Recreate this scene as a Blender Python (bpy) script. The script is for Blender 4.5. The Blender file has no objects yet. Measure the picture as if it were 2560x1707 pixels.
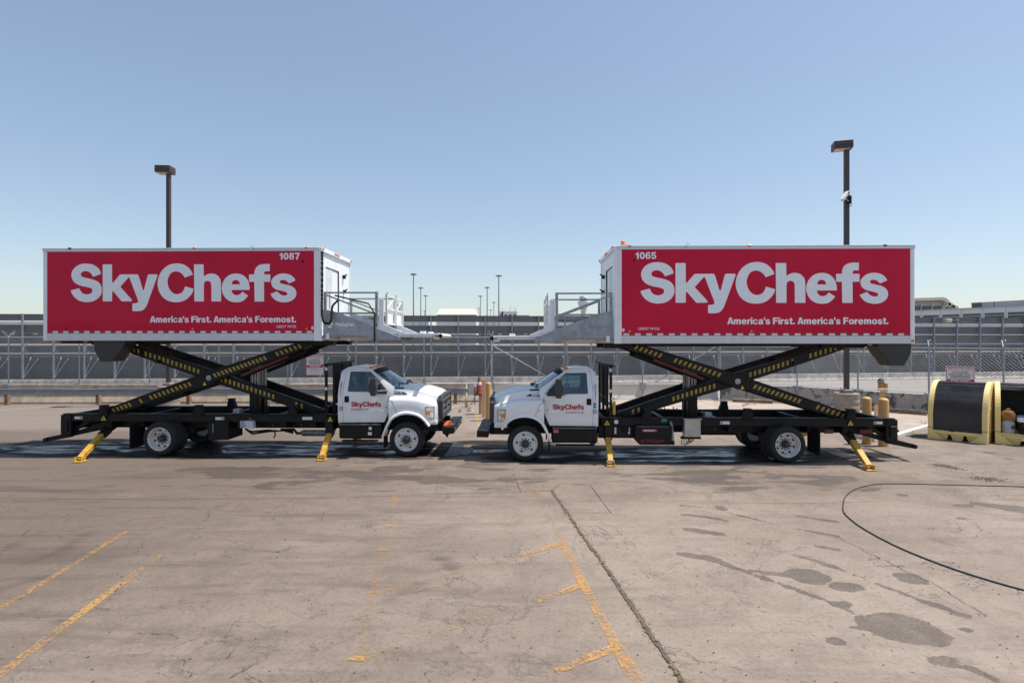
import bpy, bmesh, math, random
import numpy as np
from mathutils import Vector, Matrix, geometry
R = math.radians
random.seed(11)
scene = bpy.context.scene
col = scene.collection

# ---------------------------------------------------------------- camera
H = 3.1            # eye height
F = 1400.0         # focal length in photo pixels (2560 wide)
HV = 849.0         # horizon row in the photo
cam = bpy.data.cameras.new("camera")
cam.sensor_width = 36.0
cam.lens = 36.0 * F / 2560.0
cam.shift_y = -(853.5 - HV) / 2560.0
cam.clip_start = 0.1
cam.clip_end = 6000.0
camo = bpy.data.objects.new("camera", cam)
col.objects.link(camo)
camo.location = (0, 0, H)
camo.rotation_euler = (R(90), 0, 0)
scene.camera = camo

# ---------------------------------------------------------------- sky and sun
SUN = Vector((0.395, 0.02, 0.918)).normalized()
w = bpy.data.worlds.new("World")
scene.world = w
w.use_nodes = True
nt = w.node_tree
sky = nt.nodes.new("ShaderNodeTexSky")
sky.sky_type = 'NISHITA'
sky.sun_disc = False
sky.sun_elevation = math.asin(SUN.z)
sky.sun_rotation = math.atan2(SUN.x, SUN.y)
sky.altitude = 0
sky.air_density = 1.0
sky.dust_density = 0.8
sky.ozone_density = 1.2
bg = nt.nodes["Background"]
bg.inputs[1].default_value = 0.15
gm = nt.nodes.new("ShaderNodeGamma")
gm.inputs[1].default_value = 0.72      # soft coastal haze: the sky is paler and more even than clean air
nt.links.new(sky.outputs[0], gm.inputs[0])
tint = nt.nodes.new("ShaderNodeMix"); tint.data_type = 'RGBA'; tint.blend_type = 'MULTIPLY'; tint.inputs[0].default_value = 1.0
tint.inputs[7].default_value = (.975, .998, 1.02, 1)
nt.links.new(gm.outputs[0], tint.inputs[6])
nt.links.new(tint.outputs[2], bg.inputs[0])
sl = bpy.data.lights.new("sun", 'SUN')
sl.energy = 4.0
sl.angle = R(0.53)
sl.color = (1.0, 0.955, 0.89)
so = bpy.data.objects.new("sun", sl)
col.objects.link(so)
so.rotation_euler = SUN.to_track_quat('Z', 'Y').to_euler()
so.location = (20, 0, 40)
scene.view_settings.view_transform = 'Standard'
scene.view_settings.look = 'None'
scene.view_settings.exposure = 0.64
scene.view_settings.gamma = 1.0
scene.view_settings.use_curve_mapping = False
scene.render.film_transparent = False
try:
    scene.cycles.use_denoising = True
    scene.cycles.max_bounces = 8
    scene.cycles.transparent_max_bounces = 16
except Exception:
    pass

# ---------------------------------------------------------------- helpers
def gp(u, v, z=0.0):
    "a point of the plane z, measured in the photograph"
    y = F * (H - z) / (v - HV)
    return ((u - 1280.0) * y / F, y)

def at(u, v, y):
    return Vector(((u - 1280.0) * y / F, y, H - (v - HV) * y / F))

MIR = [1]          # lateral sign of the truck under construction

class MB:
    def __init__(s):
        s.v = []; s.f = []
    def add(s, vs, fs):
        n = len(s.v)
        s.v += [tuple(p) for p in vs]
        s.f += [tuple(i + n for i in f) for f in fs]
        return s
    def box(s, x0, x1, y0, y1, z0, z1):
        if x1 < x0: x0, x1 = x1, x0
        if y1 < y0: y0, y1 = y1, y0
        if z1 < z0: z0, z1 = z1, z0
        return s.add([(x0,y0,z0),(x1,y0,z0),(x1,y1,z0),(x0,y1,z0),(x0,y0,z1),(x1,y0,z1),(x1,y1,z1),(x0,y1,z1)],
              [(0,3,2,1),(4,5,6,7),(0,1,5,4),(1,2,6,5),(2,3,7,6),(3,0,4,7)])
    def beam(s, p, q, wd, ht, w2=None, h2=None, up=(0,0,1)):
        p = Vector(p); q = Vector(q); d = (q - p).normalized(); up = Vector(up)
        if abs(d.dot(up)) > .98: up = Vector((0,1,0))
        sd = d.cross(up).normalized(); u2 = sd.cross(d)
        w2 = wd if w2 is None else w2; h2 = ht if h2 is None else h2
        vs = []
        for c, a, b in ((p, wd, ht), (q, w2, h2)):
            for i, j in ((-1,-1),(1,-1),(1,1),(-1,1)):
                vs.append(c + sd * (a * i / 2) + u2 * (b * j / 2))
        return s.add(vs, [(0,1,2,3),(7,6,5,4),(0,4,5,1),(1,5,6,2),(2,6,7,3),(3,7,4,0)])
    def tube(s, pts, r, n=8, cap=True):
        pts = [Vector(p) for p in pts]; rings = []
        m = len(pts); prev = None
        for i, p in enumerate(pts):
            d = (pts[min(i+1, m-1)] - pts[max(i-1, 0)]).normalized()
            if prev is None:
                a = d.orthogonal().normalized()
            else:
                a = (prev - d * prev.dot(d)).normalized()
            prev = a; b = d.cross(a)
            rr = r[i] if isinstance(r, (list, tuple)) else r
            rings.append([p + a * (rr * math.cos(2*math.pi*k/n)) + b * (rr * math.sin(2*math.pi*k/n)) for k in range(n)])
        vs = [q for rg in rings for q in rg]; fs = []
        for i in range(m - 1):
            for k in range(n):
                k2 = (k + 1) % n
                fs.append((i*n+k, i*n+k2, (i+1)*n+k2, (i+1)*n+k))
        if cap:
            fs.append(tuple(range(n-1, -1, -1))); fs.append(tuple((m-1)*n + k for k in range(n)))
        return s.add(vs, fs)
    def lathe(s, prof, c, axis='z', n=24, cap=True):
        "prof: (radius, height) list"
        vs = []; fs = []; c = Vector(c)
        for r, h in prof:
            for k in range(n):
                a = 2 * math.pi * k / n; x, y = r * math.cos(a), r * math.sin(a)
                o = {'z': (x, y, h), 'y': (x, h, y), 'x': (h, x, y)}[axis]
                vs.append(c + Vector(o))
        m = len(prof)
        for i in range(m - 1):
            for k in range(n):
                k2 = (k + 1) % n
                q = (i*n+k, i*n+k2, (i+1)*n+k2, (i+1)*n+k)
                fs.append(q if axis != 'y' else q[::-1])
        a = tuple(range(n)); b = tuple((m-1)*n + k for k in range(n))
        if axis == 'y': a, b = a, b[::-1]
        else: a, b = a[::-1], b
        if cap and prof[0][0] > 1e-5: fs.append(a)
        if cap and prof[-1][0] > 1e-5: fs.append(b)
        return s.add(vs, fs)
    def prism(s, outer, lo, hi, axis='y', holes=()):
        "polygon in two axes, pushed along the third"
        loops = [list(outer)] + [list(h) for h in holes]
        def P(a, b, t):
            return {'y': (a, t, b), 'x': (t, a, b), 'z': (a, b, t)}[axis]
        flat = [p for l in loops for p in l]; N = len(flat)
        tris = geometry.tessellate_polygon([[Vector((p[0], p[1], 0)) for p in l] for l in loops])
        vs = [P(p[0], p[1], lo) for p in flat] + [P(p[0], p[1], hi) for p in flat]
        fs = []
        for t in tris:
            a, b, c = t
            A = (flat[b][0]-flat[a][0])*(flat[c][1]-flat[a][1]) - (flat[b][1]-flat[a][1])*(flat[c][0]-flat[a][0])
            if A < 0: t = (a, c, b)
            if axis == 'y':
                fs.append(tuple(t)); fs.append(tuple(i + N for i in reversed(t)))
            else:
                fs.append(tuple(reversed(t))); fs.append(tuple(i + N for i in t))
        o = 0
        for li, l in enumerate(loops):
            n = len(l)
            area = sum(l[i][0]*l[(i+1)%n][1] - l[(i+1)%n][0]*l[i][1] for i in range(n))
            ccw = (area > 0) == (li == 0)
            for i in range(n):
                j = (i + 1) % n
                q = (o+i, o+j, o+j+N, o+i+N)
                flip = ccw if axis == 'y' else not ccw
                fs.append(q[::-1] if flip else q)
            o += n
        return s.add(vs, fs)
    def loft(s, secs, closed=False):
        n = len(secs[0]); vs = [p for sc in secs for p in sc]; fs = []
        for i in range(len(secs) - 1):
            for k in range(n if closed else n - 1):
                k2 = (k + 1) % n
                fs.append((i*n+k, i*n+k2, (i+1)*n+k2, (i+1)*n+k))
        return s.add(vs, fs)
    def xf(s, fn):
        s.v = [tuple(fn(p)) for p in s.v]
        return s
    def mesh(s, name):
        me = bpy.data.meshes.new(name)
        vs, fs = s.v, s.f
        if MIR[0] < 0:
            vs = [(-p[0], p[1], p[2]) for p in vs]; fs = [f[::-1] for f in fs]
        me.from_pydata(vs, [], fs)
        me.update()
        return me
    def build(s, name, m, parent=None, smooth=0, bevel=0, seg=1, recalc=False):
        me = s.mesh(name)
        if recalc:
            b = bmesh.new(); b.from_mesh(me)
            bmesh.ops.recalc_face_normals(b, faces=b.faces); b.to_mesh(me); b.free()
        return link(name, me, m, parent, smooth, bevel, seg)

def link(name, me, m, parent=None, smooth=0, bevel=0, seg=1):
    if m is not None and not me.materials: me.materials.append(m)
    if smooth:
        me.shade_smooth(); me.set_sharp_from_angle(angle=R(smooth))
    o = bpy.data.objects.new(name, me)
    col.objects.link(o)
    if parent is not None: o.parent = parent
    if bevel:
        bm = o.modifiers.new("bevel", 'BEVEL')
        bm.width = bevel; bm.segments = seg; bm.limit_method = 'ANGLE'; bm.angle_limit = R(35)
    return o

def inst(src, loc, parent=None, rot=(0,0,0), scale=(1,1,1)):
    c = src.copy(); col.objects.link(c); c.location = loc; c.rotation_euler = rot; c.scale = scale
    if parent is not None: c.parent = parent
    return c

def tag(o, label=None, cat=None, group=None, kind=None):
    if label: o["label"] = label
    if cat: o["category"] = cat
    if group: o["group"] = group
    if kind: o["kind"] = kind
    return o

def empty(name, loc=(0,0,0), rz=0.0):
    o = bpy.data.objects.new(name, None)
    o.empty_display_size = .2
    col.objects.link(o); o.location = loc; o.rotation_euler = (0, 0, rz)
    return o

# ---------------------------------------------------------------- materials
MATS = {}
class NG:
    "small node-graph writer"
    def __init__(s, name):
        s.m = bpy.data.materials.new(name); s.m.use_nodes = True
        s.t = s.m.node_tree; s.b = s.t.nodes["Principled BSDF"]; s.out = s.t.nodes["Material Output"]
    def n(s, t, **kw):
        x = s.t.nodes.new(t)
        for k, v in kw.items(): setattr(x, k, v)
        return x
    def l(s, a, b): s.t.links.new(a, b)
    def val(s, sock, v):
        if hasattr(v, 'is_output'): s.l(v, sock)
        else: sock.default_value = v
    def math(s, op, a, b=0.0, clamp=False):
        x = s.n("ShaderNodeMath", operation=op, use_clamp=clamp)
        s.val(x.inputs[0], a); s.val(x.inputs[1], b); return x.outputs[0]
    def mix(s, f, a, b, blend='MIX'):
        x = s.n("ShaderNodeMix", data_type='RGBA', blend_type=blend)
        s.val(x.inputs[0], f)
        for i, v in ((6, a), (7, b)):
            s.val(x.inputs[i], v if hasattr(v, 'is_output') or len(v) == 4 else (*v, 1))
        return x.outputs[2]
    def noise(s, vec, scale, detail=4, rough=.55, dist=0.0, col=False):
        x = s.n("ShaderNodeTexNoise"); s.l(vec, x.inputs["Vector"])
        x.inputs["Scale"].default_value = scale; x.inputs["Detail"].default_value = detail
        x.inputs["Roughness"].default_value = rough; x.inputs["Distortion"].default_value = dist
        return x.outputs["Color" if col else "Fac"]
    def ramp(s, f, a, b, va=0.0, vb=1.0):
        x = s.n("ShaderNodeMapRange", interpolation_type='SMOOTHSTEP'); s.l(f, x.inputs[0])
        x.inputs[1].default_value = a; x.inputs[2].default_value = b
        x.inputs[3].default_value = va; x.inputs[4].default_value = vb
        return x.outputs[0]
    def obj(s, scale=None):
        c = s.n("ShaderNodeTexCoord").outputs["Object"]
        if scale:
            mp = s.n("ShaderNodeMapping"); mp.inputs["Scale"].default_value = scale
            s.l(c, mp.inputs[0]); c = mp.outputs[0]
        return c
    def bump(s, h, strength, dist=.02):
        x = s.n("ShaderNodeBump"); x.inputs["Strength"].default_value = strength
        x.inputs["Distance"].default_value = dist
        s.l(h, x.inputs["Height"]); s.l(x.outputs[0], s.b.inputs["Normal"])

def pm(name, c, rough=.5, metal=0.0, var=.10, scale=5.0, bump=0.0, dirt=None, dirt_amt=.0, stretch=None, coat=0.0, dscale=2.0, spec=None):
    "painted, metal, rubber or concrete surface with colour drift and grime"
    if name in MATS: return MATS[name]
    g = NG(name); v = g.obj(stretch)
    n1 = g.noise(v, scale, 5)
    c = tuple(c)
    colr = g.mix(g.ramp(n1, .3, .7), tuple(x * (1 - var) for x in c), tuple(min(1, x * (1 + var)) for x in c))
    if dirt:
        d = g.noise(v, dscale, 6, .65)
        colr = g.mix(g.ramp(d, .62 - dirt_amt * .3, .78, 0, min(1, dirt_amt + .25)), colr, dirt)
    g.l(colr, g.b.inputs["Base Color"])
    g.l(g.ramp(n1, .2, .8, max(.02, rough - .06), min(1, rough + .08)), g.b.inputs["Roughness"])
    g.b.inputs["Metallic"].default_value = metal
    if spec is not None: g.b.inputs["Specular IOR Level"].default_value = spec
    if coat:
        g.b.inputs["Coat Weight"].default_value = coat; g.b.inputs["Coat Roughness"].default_value = .05
    if bump:
        g.bump(g.noise(v, scale * 6, 4), bump)
    MATS[name] = g.m
    return g.m

def glass(name, tint, alpha):
    if name in MATS: return MATS[name]
    g = NG(name); t = g.t
    tr = g.n("ShaderNodeBsdfTransparent"); tr.inputs[0].default_value = (*tint, 1)
    gl = g.n("ShaderNodeBsdfGlossy"); gl.inputs["Roughness"].default_value = .03
    gl.inputs[0].default_value = (.9, .95, 1, 1)
    fr = g.n("ShaderNodeFresnel"); gm_ = g.n("ShaderNodeNewGeometry")
    g.l(g.math('SUBTRACT', 1.5, g.math('MULTIPLY', gm_.outputs["Backfacing"], 1.5 - 1 / 1.5)), fr.inputs[0])
    mx = g.n("ShaderNodeMixShader"); f = g.math('ADD', fr.outputs[0], alpha, True)
    g.l(f, mx.inputs[0]); g.l(tr.outputs[0], mx.inputs[1]); g.l(gl.outputs[0], mx.inputs[2])
    g.l(mx.outputs[0], g.out.inputs[0])
    MATS[name] = g.m
    return g.m

WHITE = pm("truck_white", (.76, .765, .775), .28, var=.035, scale=3, coat=.4, dirt=(.50, .46, .42), dirt_amt=.06, dscale=1.6)
BOXWHITE = pm("box_white", (.76, .78, .82), .38, var=.05, scale=4, dirt=(.5, .48, .45), dirt_amt=.08)
ALU = pm("aluminium", (.58, .60, .65), .38, metal=.45, var=.06, scale=8)
GALV = pm("galvanised", (.31, .325, .345), .5, metal=.35, var=.16, scale=9, dirt=(.28, .28, .28), dirt_amt=.15)
GALVP = pm("galvanised_plate", (.29, .315, .35), .45, metal=.25, var=.22, scale=5, dirt=(.30, .29, .28), dirt_amt=.2)
BLACK = pm("chassis_black", (.0045, .0045, .005), .48, var=.3, scale=6, dirt=(.034, .028, .023), dirt_amt=.2, spec=.3)
BLACK2 = pm("matt_black", (.008, .008, .009), .65, var=.25, scale=8, dirt=(.025, .022, .02), dirt_amt=.1, spec=.25)
PLAST = pm("grey_plastic", (.032, .033, .037), .5, var=.15, scale=9)
RUBBER = pm("tyre_rubber", (.011, .011, .011), .8, var=.3, scale=8, bump=.15, dirt=(.03, .027, .025), dirt_amt=.25)
RIM = pm("white_wheel", (.60, .60, .59), .38, var=.10, scale=9, dirt=(.20, .155, .12), dirt_amt=.38, dscale=7)
HUB = pm("dark_hub", (.05, .045, .042), .5, metal=.3, var=.3, scale=20, dirt=(.16, .08, .05), dirt_amt=.3, dscale=12)
CHROME = pm("chrome", (.8, .8, .82), .12, metal=1.0, var=.03)
YEL = pm("safety_yellow", (.52, .29, .035), .5, var=.15, scale=7, dirt=(.17, .105, .05), dirt_amt=.42, dscale=5)
HAZ = pm("hazard_yellow", (.34, .235, .035), .55, var=.18, scale=9, dirt=(.12, .09, .03), dirt_amt=.2, dscale=8)
AMBER = pm("amber_lens", (.75, .20, .02), .2, var=.08)
REDL = pm("red_lens", (.10, .008, .01), .2, var=.1)
TXTW = pm("white_vinyl", (.80, .83, .88), .4, var=.03)
TXTR = pm("red_vinyl", (.42, .012, .03), .4, var=.05)
TXTK = pm("dark_print", (.04, .04, .045), .5, var=.1)
TAPER = pm("red_tape", (.30, .008, .025), .35, var=.1, scale=12)
TAPEW = pm("white_tape", (.62, .63, .64), .35, var=.08, scale=12)
STICK = pm("sticker_white", (.70, .70, .68), .5, var=.06, scale=15)
STEEL = pm("stainless", (.45, .43, .40), .42, metal=.5, var=.10, scale=6)
GREYBOX = pm("grey_enclosure", (.50, .56, .60), .4, var=.05)
SEAT = pm("seat_cloth", (.05, .06, .08), .8, var=.2, scale=14)
DASH = pm("dashboard", (.035, .036, .04), .6, var=.15)
GLASSW = glass("window_glass", (.62, .72, .74), .03)
GLASSF = glass("windscreen_glass", (.42, .55, .60), .05)
LENS = pm("lamp_lens", (.55, .56, .58), .12, metal=.6, var=.35, scale=14)
RUST = pm("rusty_white", (.66, .64, .61), .5, var=.06, scale=9, dirt=(.22, .09, .04), dirt_amt=.35, dscale=7)
def red_panel():
    g = NG("red_panel"); v = g.obj()
    n = g.noise(v, .7, 4); f = g.noise(v, 90, 2)
    c = g.mix(g.ramp(n, .3, .7), (.50, .002, .038), (.57, .004, .047))
    c = g.mix(g.ramp(f, .3, .7), c, g.mix(.08, c, (.55, .1, .12)))
    g.l(c, g.b.inputs["Base Color"]); g.b.inputs["Roughness"].default_value = .16
    g.b.inputs["Specular IOR Level"].default_value = .15
    g.bump(g.noise(g.obj((.6, 1, 1.3)), 1.0, 4), .6, .03)
    return g.m
REDP = red_panel()
CONC_OLD = pm("old_concrete", (.34, .275, .215), .85, var=.22, scale=2.2, bump=.4, dirt=(.10, .085, .07), dirt_amt=.35, dscale=1.6, stretch=(1, 1, .45))
CONC_WHT = pm("pale_concrete", (.52, .485, .43), .8, var=.06, scale=2, bump=.15, dirt=(.42, .36, .29), dirt_amt=.12)
CONC_RGH = pm("rough_concrete", (.36, .33, .295), .9, var=.25, scale=3, bump=.6, dirt=(.13, .12, .11), dirt_amt=.55, dscale=2.8)
def blotch():
    g = NG("blotchy_concrete"); v = g.obj()
    n = g.noise(g.obj((1, 1, .7)), 3.2, 7, .68, .4); n2 = g.noise(v, .7, 3)
    hgt = g.n("ShaderNodeSeparateXYZ"); g.l(v, hgt.inputs[0])
    f = g.math('ADD', n, g.math('MULTIPLY', g.math('SUBTRACT', n2, .5), .5))
    c = g.mix(g.ramp(f, .44, .53), (.115, .105, .095), (.40, .375, .34))
    c = g.mix(g.ramp(g.noise(v, 14, 4), .45, .75, 0, .5), c, (.21, .19, .165))
    g.l(c, g.b.inputs["Base Color"]); g.b.inputs["Roughness"].default_value = .9
    g.bump(g.noise(v, 20, 4), .5)
    return g.m
CONC_BLO = blotch()
RAILM = pm("guardrail_steel", (.23, .24, .26), .4, metal=.5, var=.12, scale=3)
CONC_PED = pm("pedestal_concrete", (.28, .245, .205), .9, var=.2, scale=4, bump=.5, dirt=(.16, .14, .12), dirt_amt=.4)
KERBW = pm("kerb_white_paint", (.58, .55, .50), .7, var=.08, scale=3, bump=.2, dirt=(.40, .34, .28), dirt_amt=.3, dscale=3)
TANP = pm("tan_bollard_paint", (.52, .31, .12), .55, var=.08, scale=5, dirt=(.30, .20, .10), dirt_amt=.2)
BROWNP = pm("brown_pole_paint", (.055, .042, .04), .5, var=.12, scale=4)
BROWNH = pm("brown_lamp_head", (.06, .04, .038), .45, var=.15, scale=5)
BLAST = pm("blast_panel", (.25, .253, .262), .6, metal=.2, var=.12, scale=.8, dirt=(.16, .15, .14), dirt_amt=.2, dscale=.5)
BLASTP = pm("blast_post", (.25, .275, .32), .5, metal=.3, var=.08, scale=1)
CONE = pm("cone_orange", (.30, .032, .022), .6, var=.12, scale=9, dirt=(.2, .06, .05), dirt_amt=.2)
SHEDY = pm("shed_yellow", (.74, .575, .235), .5, var=.06, scale=2, dirt=(.45, .33, .12), dirt_amt=.15, dscale=3)
TAMB = pm("tambour_black", (.016, .0155, .018), .30, var=.15, scale=3, dirt=(.11, .10, .095), dirt_amt=.12)
# ---------------------------------------------------------------- lettering
def cr(p0, p1, p2, p3, n):
    out = []
    for i in range(n):
        t = i / n
        out.append(tuple(.5 * (2*b + (c-a)*t + (2*a-5*b+4*c-d)*t*t + (3*b-a-3*c+d)*t**3) for a, b, c, d in zip(p0, p1, p2, p3)))
    return out
def loop(pts, n=5):
    "closed outline; a third value marks a corner, the rest is a smooth curve"
    P = [(p[0], p[1]) for p in pts]; C = [len(p) > 2 for p in pts]; N = len(P)
    if not any(C):
        return [q for i in range(N) for q in cr(P[i-1], P[i], P[(i+1) % N], P[(i+2) % N], n)]
    k = C.index(True); P = P[k:] + P[:k]; C = C[k:] + C[:k]; out = []
    for i in range(N):
        j = (i + 1) % N
        if C[i] and C[j]: out.append(P[i]); continue
        a = P[i] if C[i] else P[i-1]
        d = P[j] if C[j] else P[(j+1) % N]
        out += cr(a, P[i], P[j], d, n)
    return out
def co(*pts): return [(*p, 1) for p in pts]
O2 = 2278.5
def sh(pts): return [(p[0] + O2, *p[1:]) for p in pts]
LG = {}
LG['S'] = loop([(697,318,1),(688,265),(640,195),(555,138),(470,116),(395,110),(300,120),(205,163),(135,235),(104,320),(115,400),(160,475),(235,525),(320,553),(400,570),(465,585),(512,605),(528,642),(512,688),(465,713),(405,720),(340,703),(292,655),(262,597,1),(92,640,1),(115,705),(180,787),(260,840),(350,867),(425,872),(540,855),(638,800),(700,720),(717,635),(703,550),(650,480),(580,440),(500,415),(420,398),(345,380),(306,357),(294,323),(310,287),(350,265),(400,259),(450,270),(497,303),(528,345),(545,372,1)])
LG['ky'] = loop(co((745,126),(912,126),(922,138),(924,478),(936,490),(950,484),(1075,338),(1098,326),(1432,326),(1455,345),(1540,625),(1553,641),(1566,625),(1640,346),(1662,326),(1820,326),(1838,348)) + [(1735,630),(1665,820),(1625,925),(1580,1000),(1530,1038),(1460,1052,1)] + co((1345,1052),(1333,1038),(1333,912),(1346,898)) + [(1405,897),(1438,882),(1450,848,1)] + co((1275,392),(1265,380),(1254,388),(1097,560),(1097,582),(1318,822),(1322,842),(1310,858),(1118,858),(952,664),(938,655),(926,668),(923,848),(912,858),(748,858),(737,847),(735,138)))
LG['C'] = loop([(2541,335,1),(2520,278),(2462,203),(2385,147),(2300,119),(2210,112),(2100,130),(2000,182),(1920,262),(1863,370),(1838,490),(1850,605),(1900,722),(1980,808),(2085,861),(2210,877),(2310,866),(2400,830),(2480,762),(2533,690),(2557,612,1),(2388,565,1),(2370,620),(2332,678),(2280,708),(2215,718),(2140,690),(2070,610),(2037,495),(2050,400),(2100,310),(2155,277),(2215,268),(2282,287),(2340,330),(2385,392,1)])
LG['h'] = loop(sh([(288,132,1),(478,132,1),(484,368,1),(530,340),(585,318),(640,314),(722,330),(790,390),(824,490),(828,862,1),(637,862,1),(633,545),(615,482),(560,457),(508,477),(486,535),(485,862,1),(297,862,1)]))
LG['e'] = loop(sh([(1395,637,1),(1397,575),(1368,460),(1300,372),(1212,326),(1120,315),(1010,337),(922,400),(865,490),(843,592),(862,700),(920,797),(1012,860),(1130,880),(1238,865),(1312,815),(1368,748,1),(1250,672,1),(1206,722),(1130,742),(1078,720),(1044,675),(1035,637,1)]))
LG['e_hole'] = loop(sh([(1038,527,1),(1062,467),(1122,440),(1182,465),(1208,527,1)]))
LG['f'] = loop(sh(co((1498,865),(1685,865),(1683,478),(1806,478),(1811,334)) + [(1685,332,1),(1686,297),(1702,276),(1735,270,1)] + co((1795,270),(1799,130)) + [(1690,129),(1600,145),(1532,192),(1498,260),(1490,332,1)] + co((1384,334),(1388,478),(1490,478))))
LG['s'] = loop(sh([(2307,455,1),(2278,400),(2200,340),(2075,315),(1960,335),(1870,395),(1826,475),(1850,570),(1920,625),(2010,650),(2080,668),(2135,690),(2147,720),(2122,743),(2070,750),(2010,727),(1970,693),(1945,665,1),(1813,717,1),(1850,780),(1935,850),(2070,882),(2200,864),(2290,800),(2326,710),(2300,622),(2220,562),(2100,530),(2040,516),(2005,497),(1999,470),(2020,449),(2070,442),(2130,462),(2180,512,1)]))
LOGO = [(LG['S'], []), (LG['ky'], []), (LG['C'], []), (LG['h'], []), (LG['e'], [LG['e_hole']]), (LG['f'], []), (LG['s'], [])]
LOGO = [([((x - 92) / 4512.0, (862 - y) / 4512.0) for x, y in o], [[((x - 92) / 4512.0, (862 - y) / 4512.0) for x, y in h] for h in hs]) for o, hs in LOGO]
# LOGO is now one unit wide with its baseline at zero

def ell(cx, cy, rx, ry, n=20):
    return [(cx + rx * math.cos(2*math.pi*k/n), cy + ry * math.sin(2*math.pi*k/n)) for k in range(n)]
def rect(x0, y0, x1, y1): return [(x0,y0),(x1,y0),(x1,y1),(x0,y1)]
def fromlogo(k, x0, s): return [((x - x0) * s, (862 - y) * s) for x, y in LG[k]]
GL = {
 'A': (660, [([(0,0),(225,715),(435,715),(660,0),(480,0),(445,125),(215,125),(180,0)], [[(252,255),(408,255),(330,520)]])]),
 'm': (800, [([(0,0),(0,520),(165,520),(165,455),(225,515),(300,534),(375,515),(425,450),(500,515),(585,534),(690,505),(750,410),(750,0),(578,0),(578,340),(545,392),(490,385),(462,330),(462,0),(290,0),(290,340),(258,392),(205,385),(172,330),(172,0)], [])]),
 'e': (580, [(fromlogo('e', 843+O2, .96), [fromlogo('e_hole', 843+O2, .96)])]),
 's': (535, [(fromlogo('s', 1813+O2, .96), [])]),
 'c': (555, [([((x - 1838) * .715, (862 - y) * .715) for x, y in LG['C']], [])]),
 'r': (360, [([(0,0),(0,520),(165,520),(165,430),(215,505),(275,532),(345,525),(345,360),(265,370),(200,345),(175,280),(175,0)], [])]),
 'i': (205, [(rect(0,0,175,520), []), (rect(0,580,175,720), [])]),
 'a': (545, [(loop([(25,345),(55,440),(135,510),(260,534),(400,510),(475,430),(487,330),(487,100,1),(510,0,1),(345,0,1),(328,52,1),(250,-5),(160,-14),(60,20),(10,95),(12,165),(55,250),(135,292),(260,312),(318,335),(312,385),(260,410),(205,392),(188,345,1),(25,345,1)], 3), [[(320,235),(220,212),(180,178),(182,128),(225,102),(290,125),(320,180)]])]),
 "'": (165, [(rect(10,450,145,720), [])]),
 'F': (550, [([(0,0),(0,715),(530,715),(530,565),(185,565),(185,430),(490,430),(490,285),(185,285),(185,0)], [])]),
 't': (365, [([(70,110),(70,395),(0,395),(0,520),(70,520),(70,665),(240,665),(240,520),(340,520),(340,395),(240,395),(240,175),(268,132),(340,128),(340,0),(230,-10),(115,15)], [])]),
 '.': (205, [(rect(0,0,175,165), [])]),
 'o': (590, [(ell(285,260,285,274), [ell(285,260,112,130)])]),
 ' ': (220, []),
 '0': (575, [(ell(270,350,270,364), [ell(270,350,100,215)])]),
 '1': (420, [([(0,430),(0,545),(100,565),(170,610),(195,702),(340,702),(340,0),(165,0),(165,430)], [])]),
 '5': (570, [([(60,702),(495,702),(495,555),(205,555),(190,452),(290,478),(440,430),(530,310),(522,170),(430,30),(260,-12),(90,38),(8,185),(180,205),(205,150),(260,122),(335,150),(362,235),(330,318),(260,342),(195,312),(28,325)], [])]),
 '6': (570, [(loop([(512,540,1),(450,670),(290,714),(120,650),(20,480),(8,300),(42,110),(150,10),(280,-12),(440,40),(530,170),(528,280),(470,400),(340,455),(225,420),(178,370,1),(200,505),(270,575),(330,560),(345,520,1)], 4), [ell(275,215,92,112)])]),
 '7': (560, [([(8,702),(530,702),(530,570),(385,330),(320,0),(140,0),(210,300),(350,552),(8,552)], [])]),
 '8': (570, [(loop([(270,714),(460,665),(508,540),(432,385),(525,280),(532,180),(440,30),(270,-12),(100,30),(8,180),(15,280),(108,385),(32,540),(80,665)], 3), [ell(270,535,85,75), ell(270,192,110,100)])]),
}
def words(txt):
    x = 0; out = []
    for ch in txt:
        adv, shp = GL[ch]
        for o, hs in shp:
            out.append(([(p[0] + x, p[1]) for p in o], [[(p[0] + x, p[1]) for p in h] for h in hs]))
        x += adv + 18
    x -= 18 + (30 if txt[-1] in '.' else 0)
    return [([(a / x, b / x) for a, b in o], [[(a / x, b / x) for a, b in h] for h in hs]) for o, hs in out]

def letters(shapes, x, z, width, y, m, parent, name='lettering', thick=.003, zs=1.0):
    "flat letters facing the camera side; never mirrored"
    keep = MIR[0]; MIR[0] = 1
    b = MB()
    for o, hs in shapes:
        b.prism([(x + p[0] * width, z + p[1] * width * zs) for p in o], y - thick, y, 'y', [[(x + p[0] * width, z + p[1] * width * zs) for p in h] for h in hs])
    ob = b.build(name, m, parent)
    MIR[0] = keep
    return ob

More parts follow.
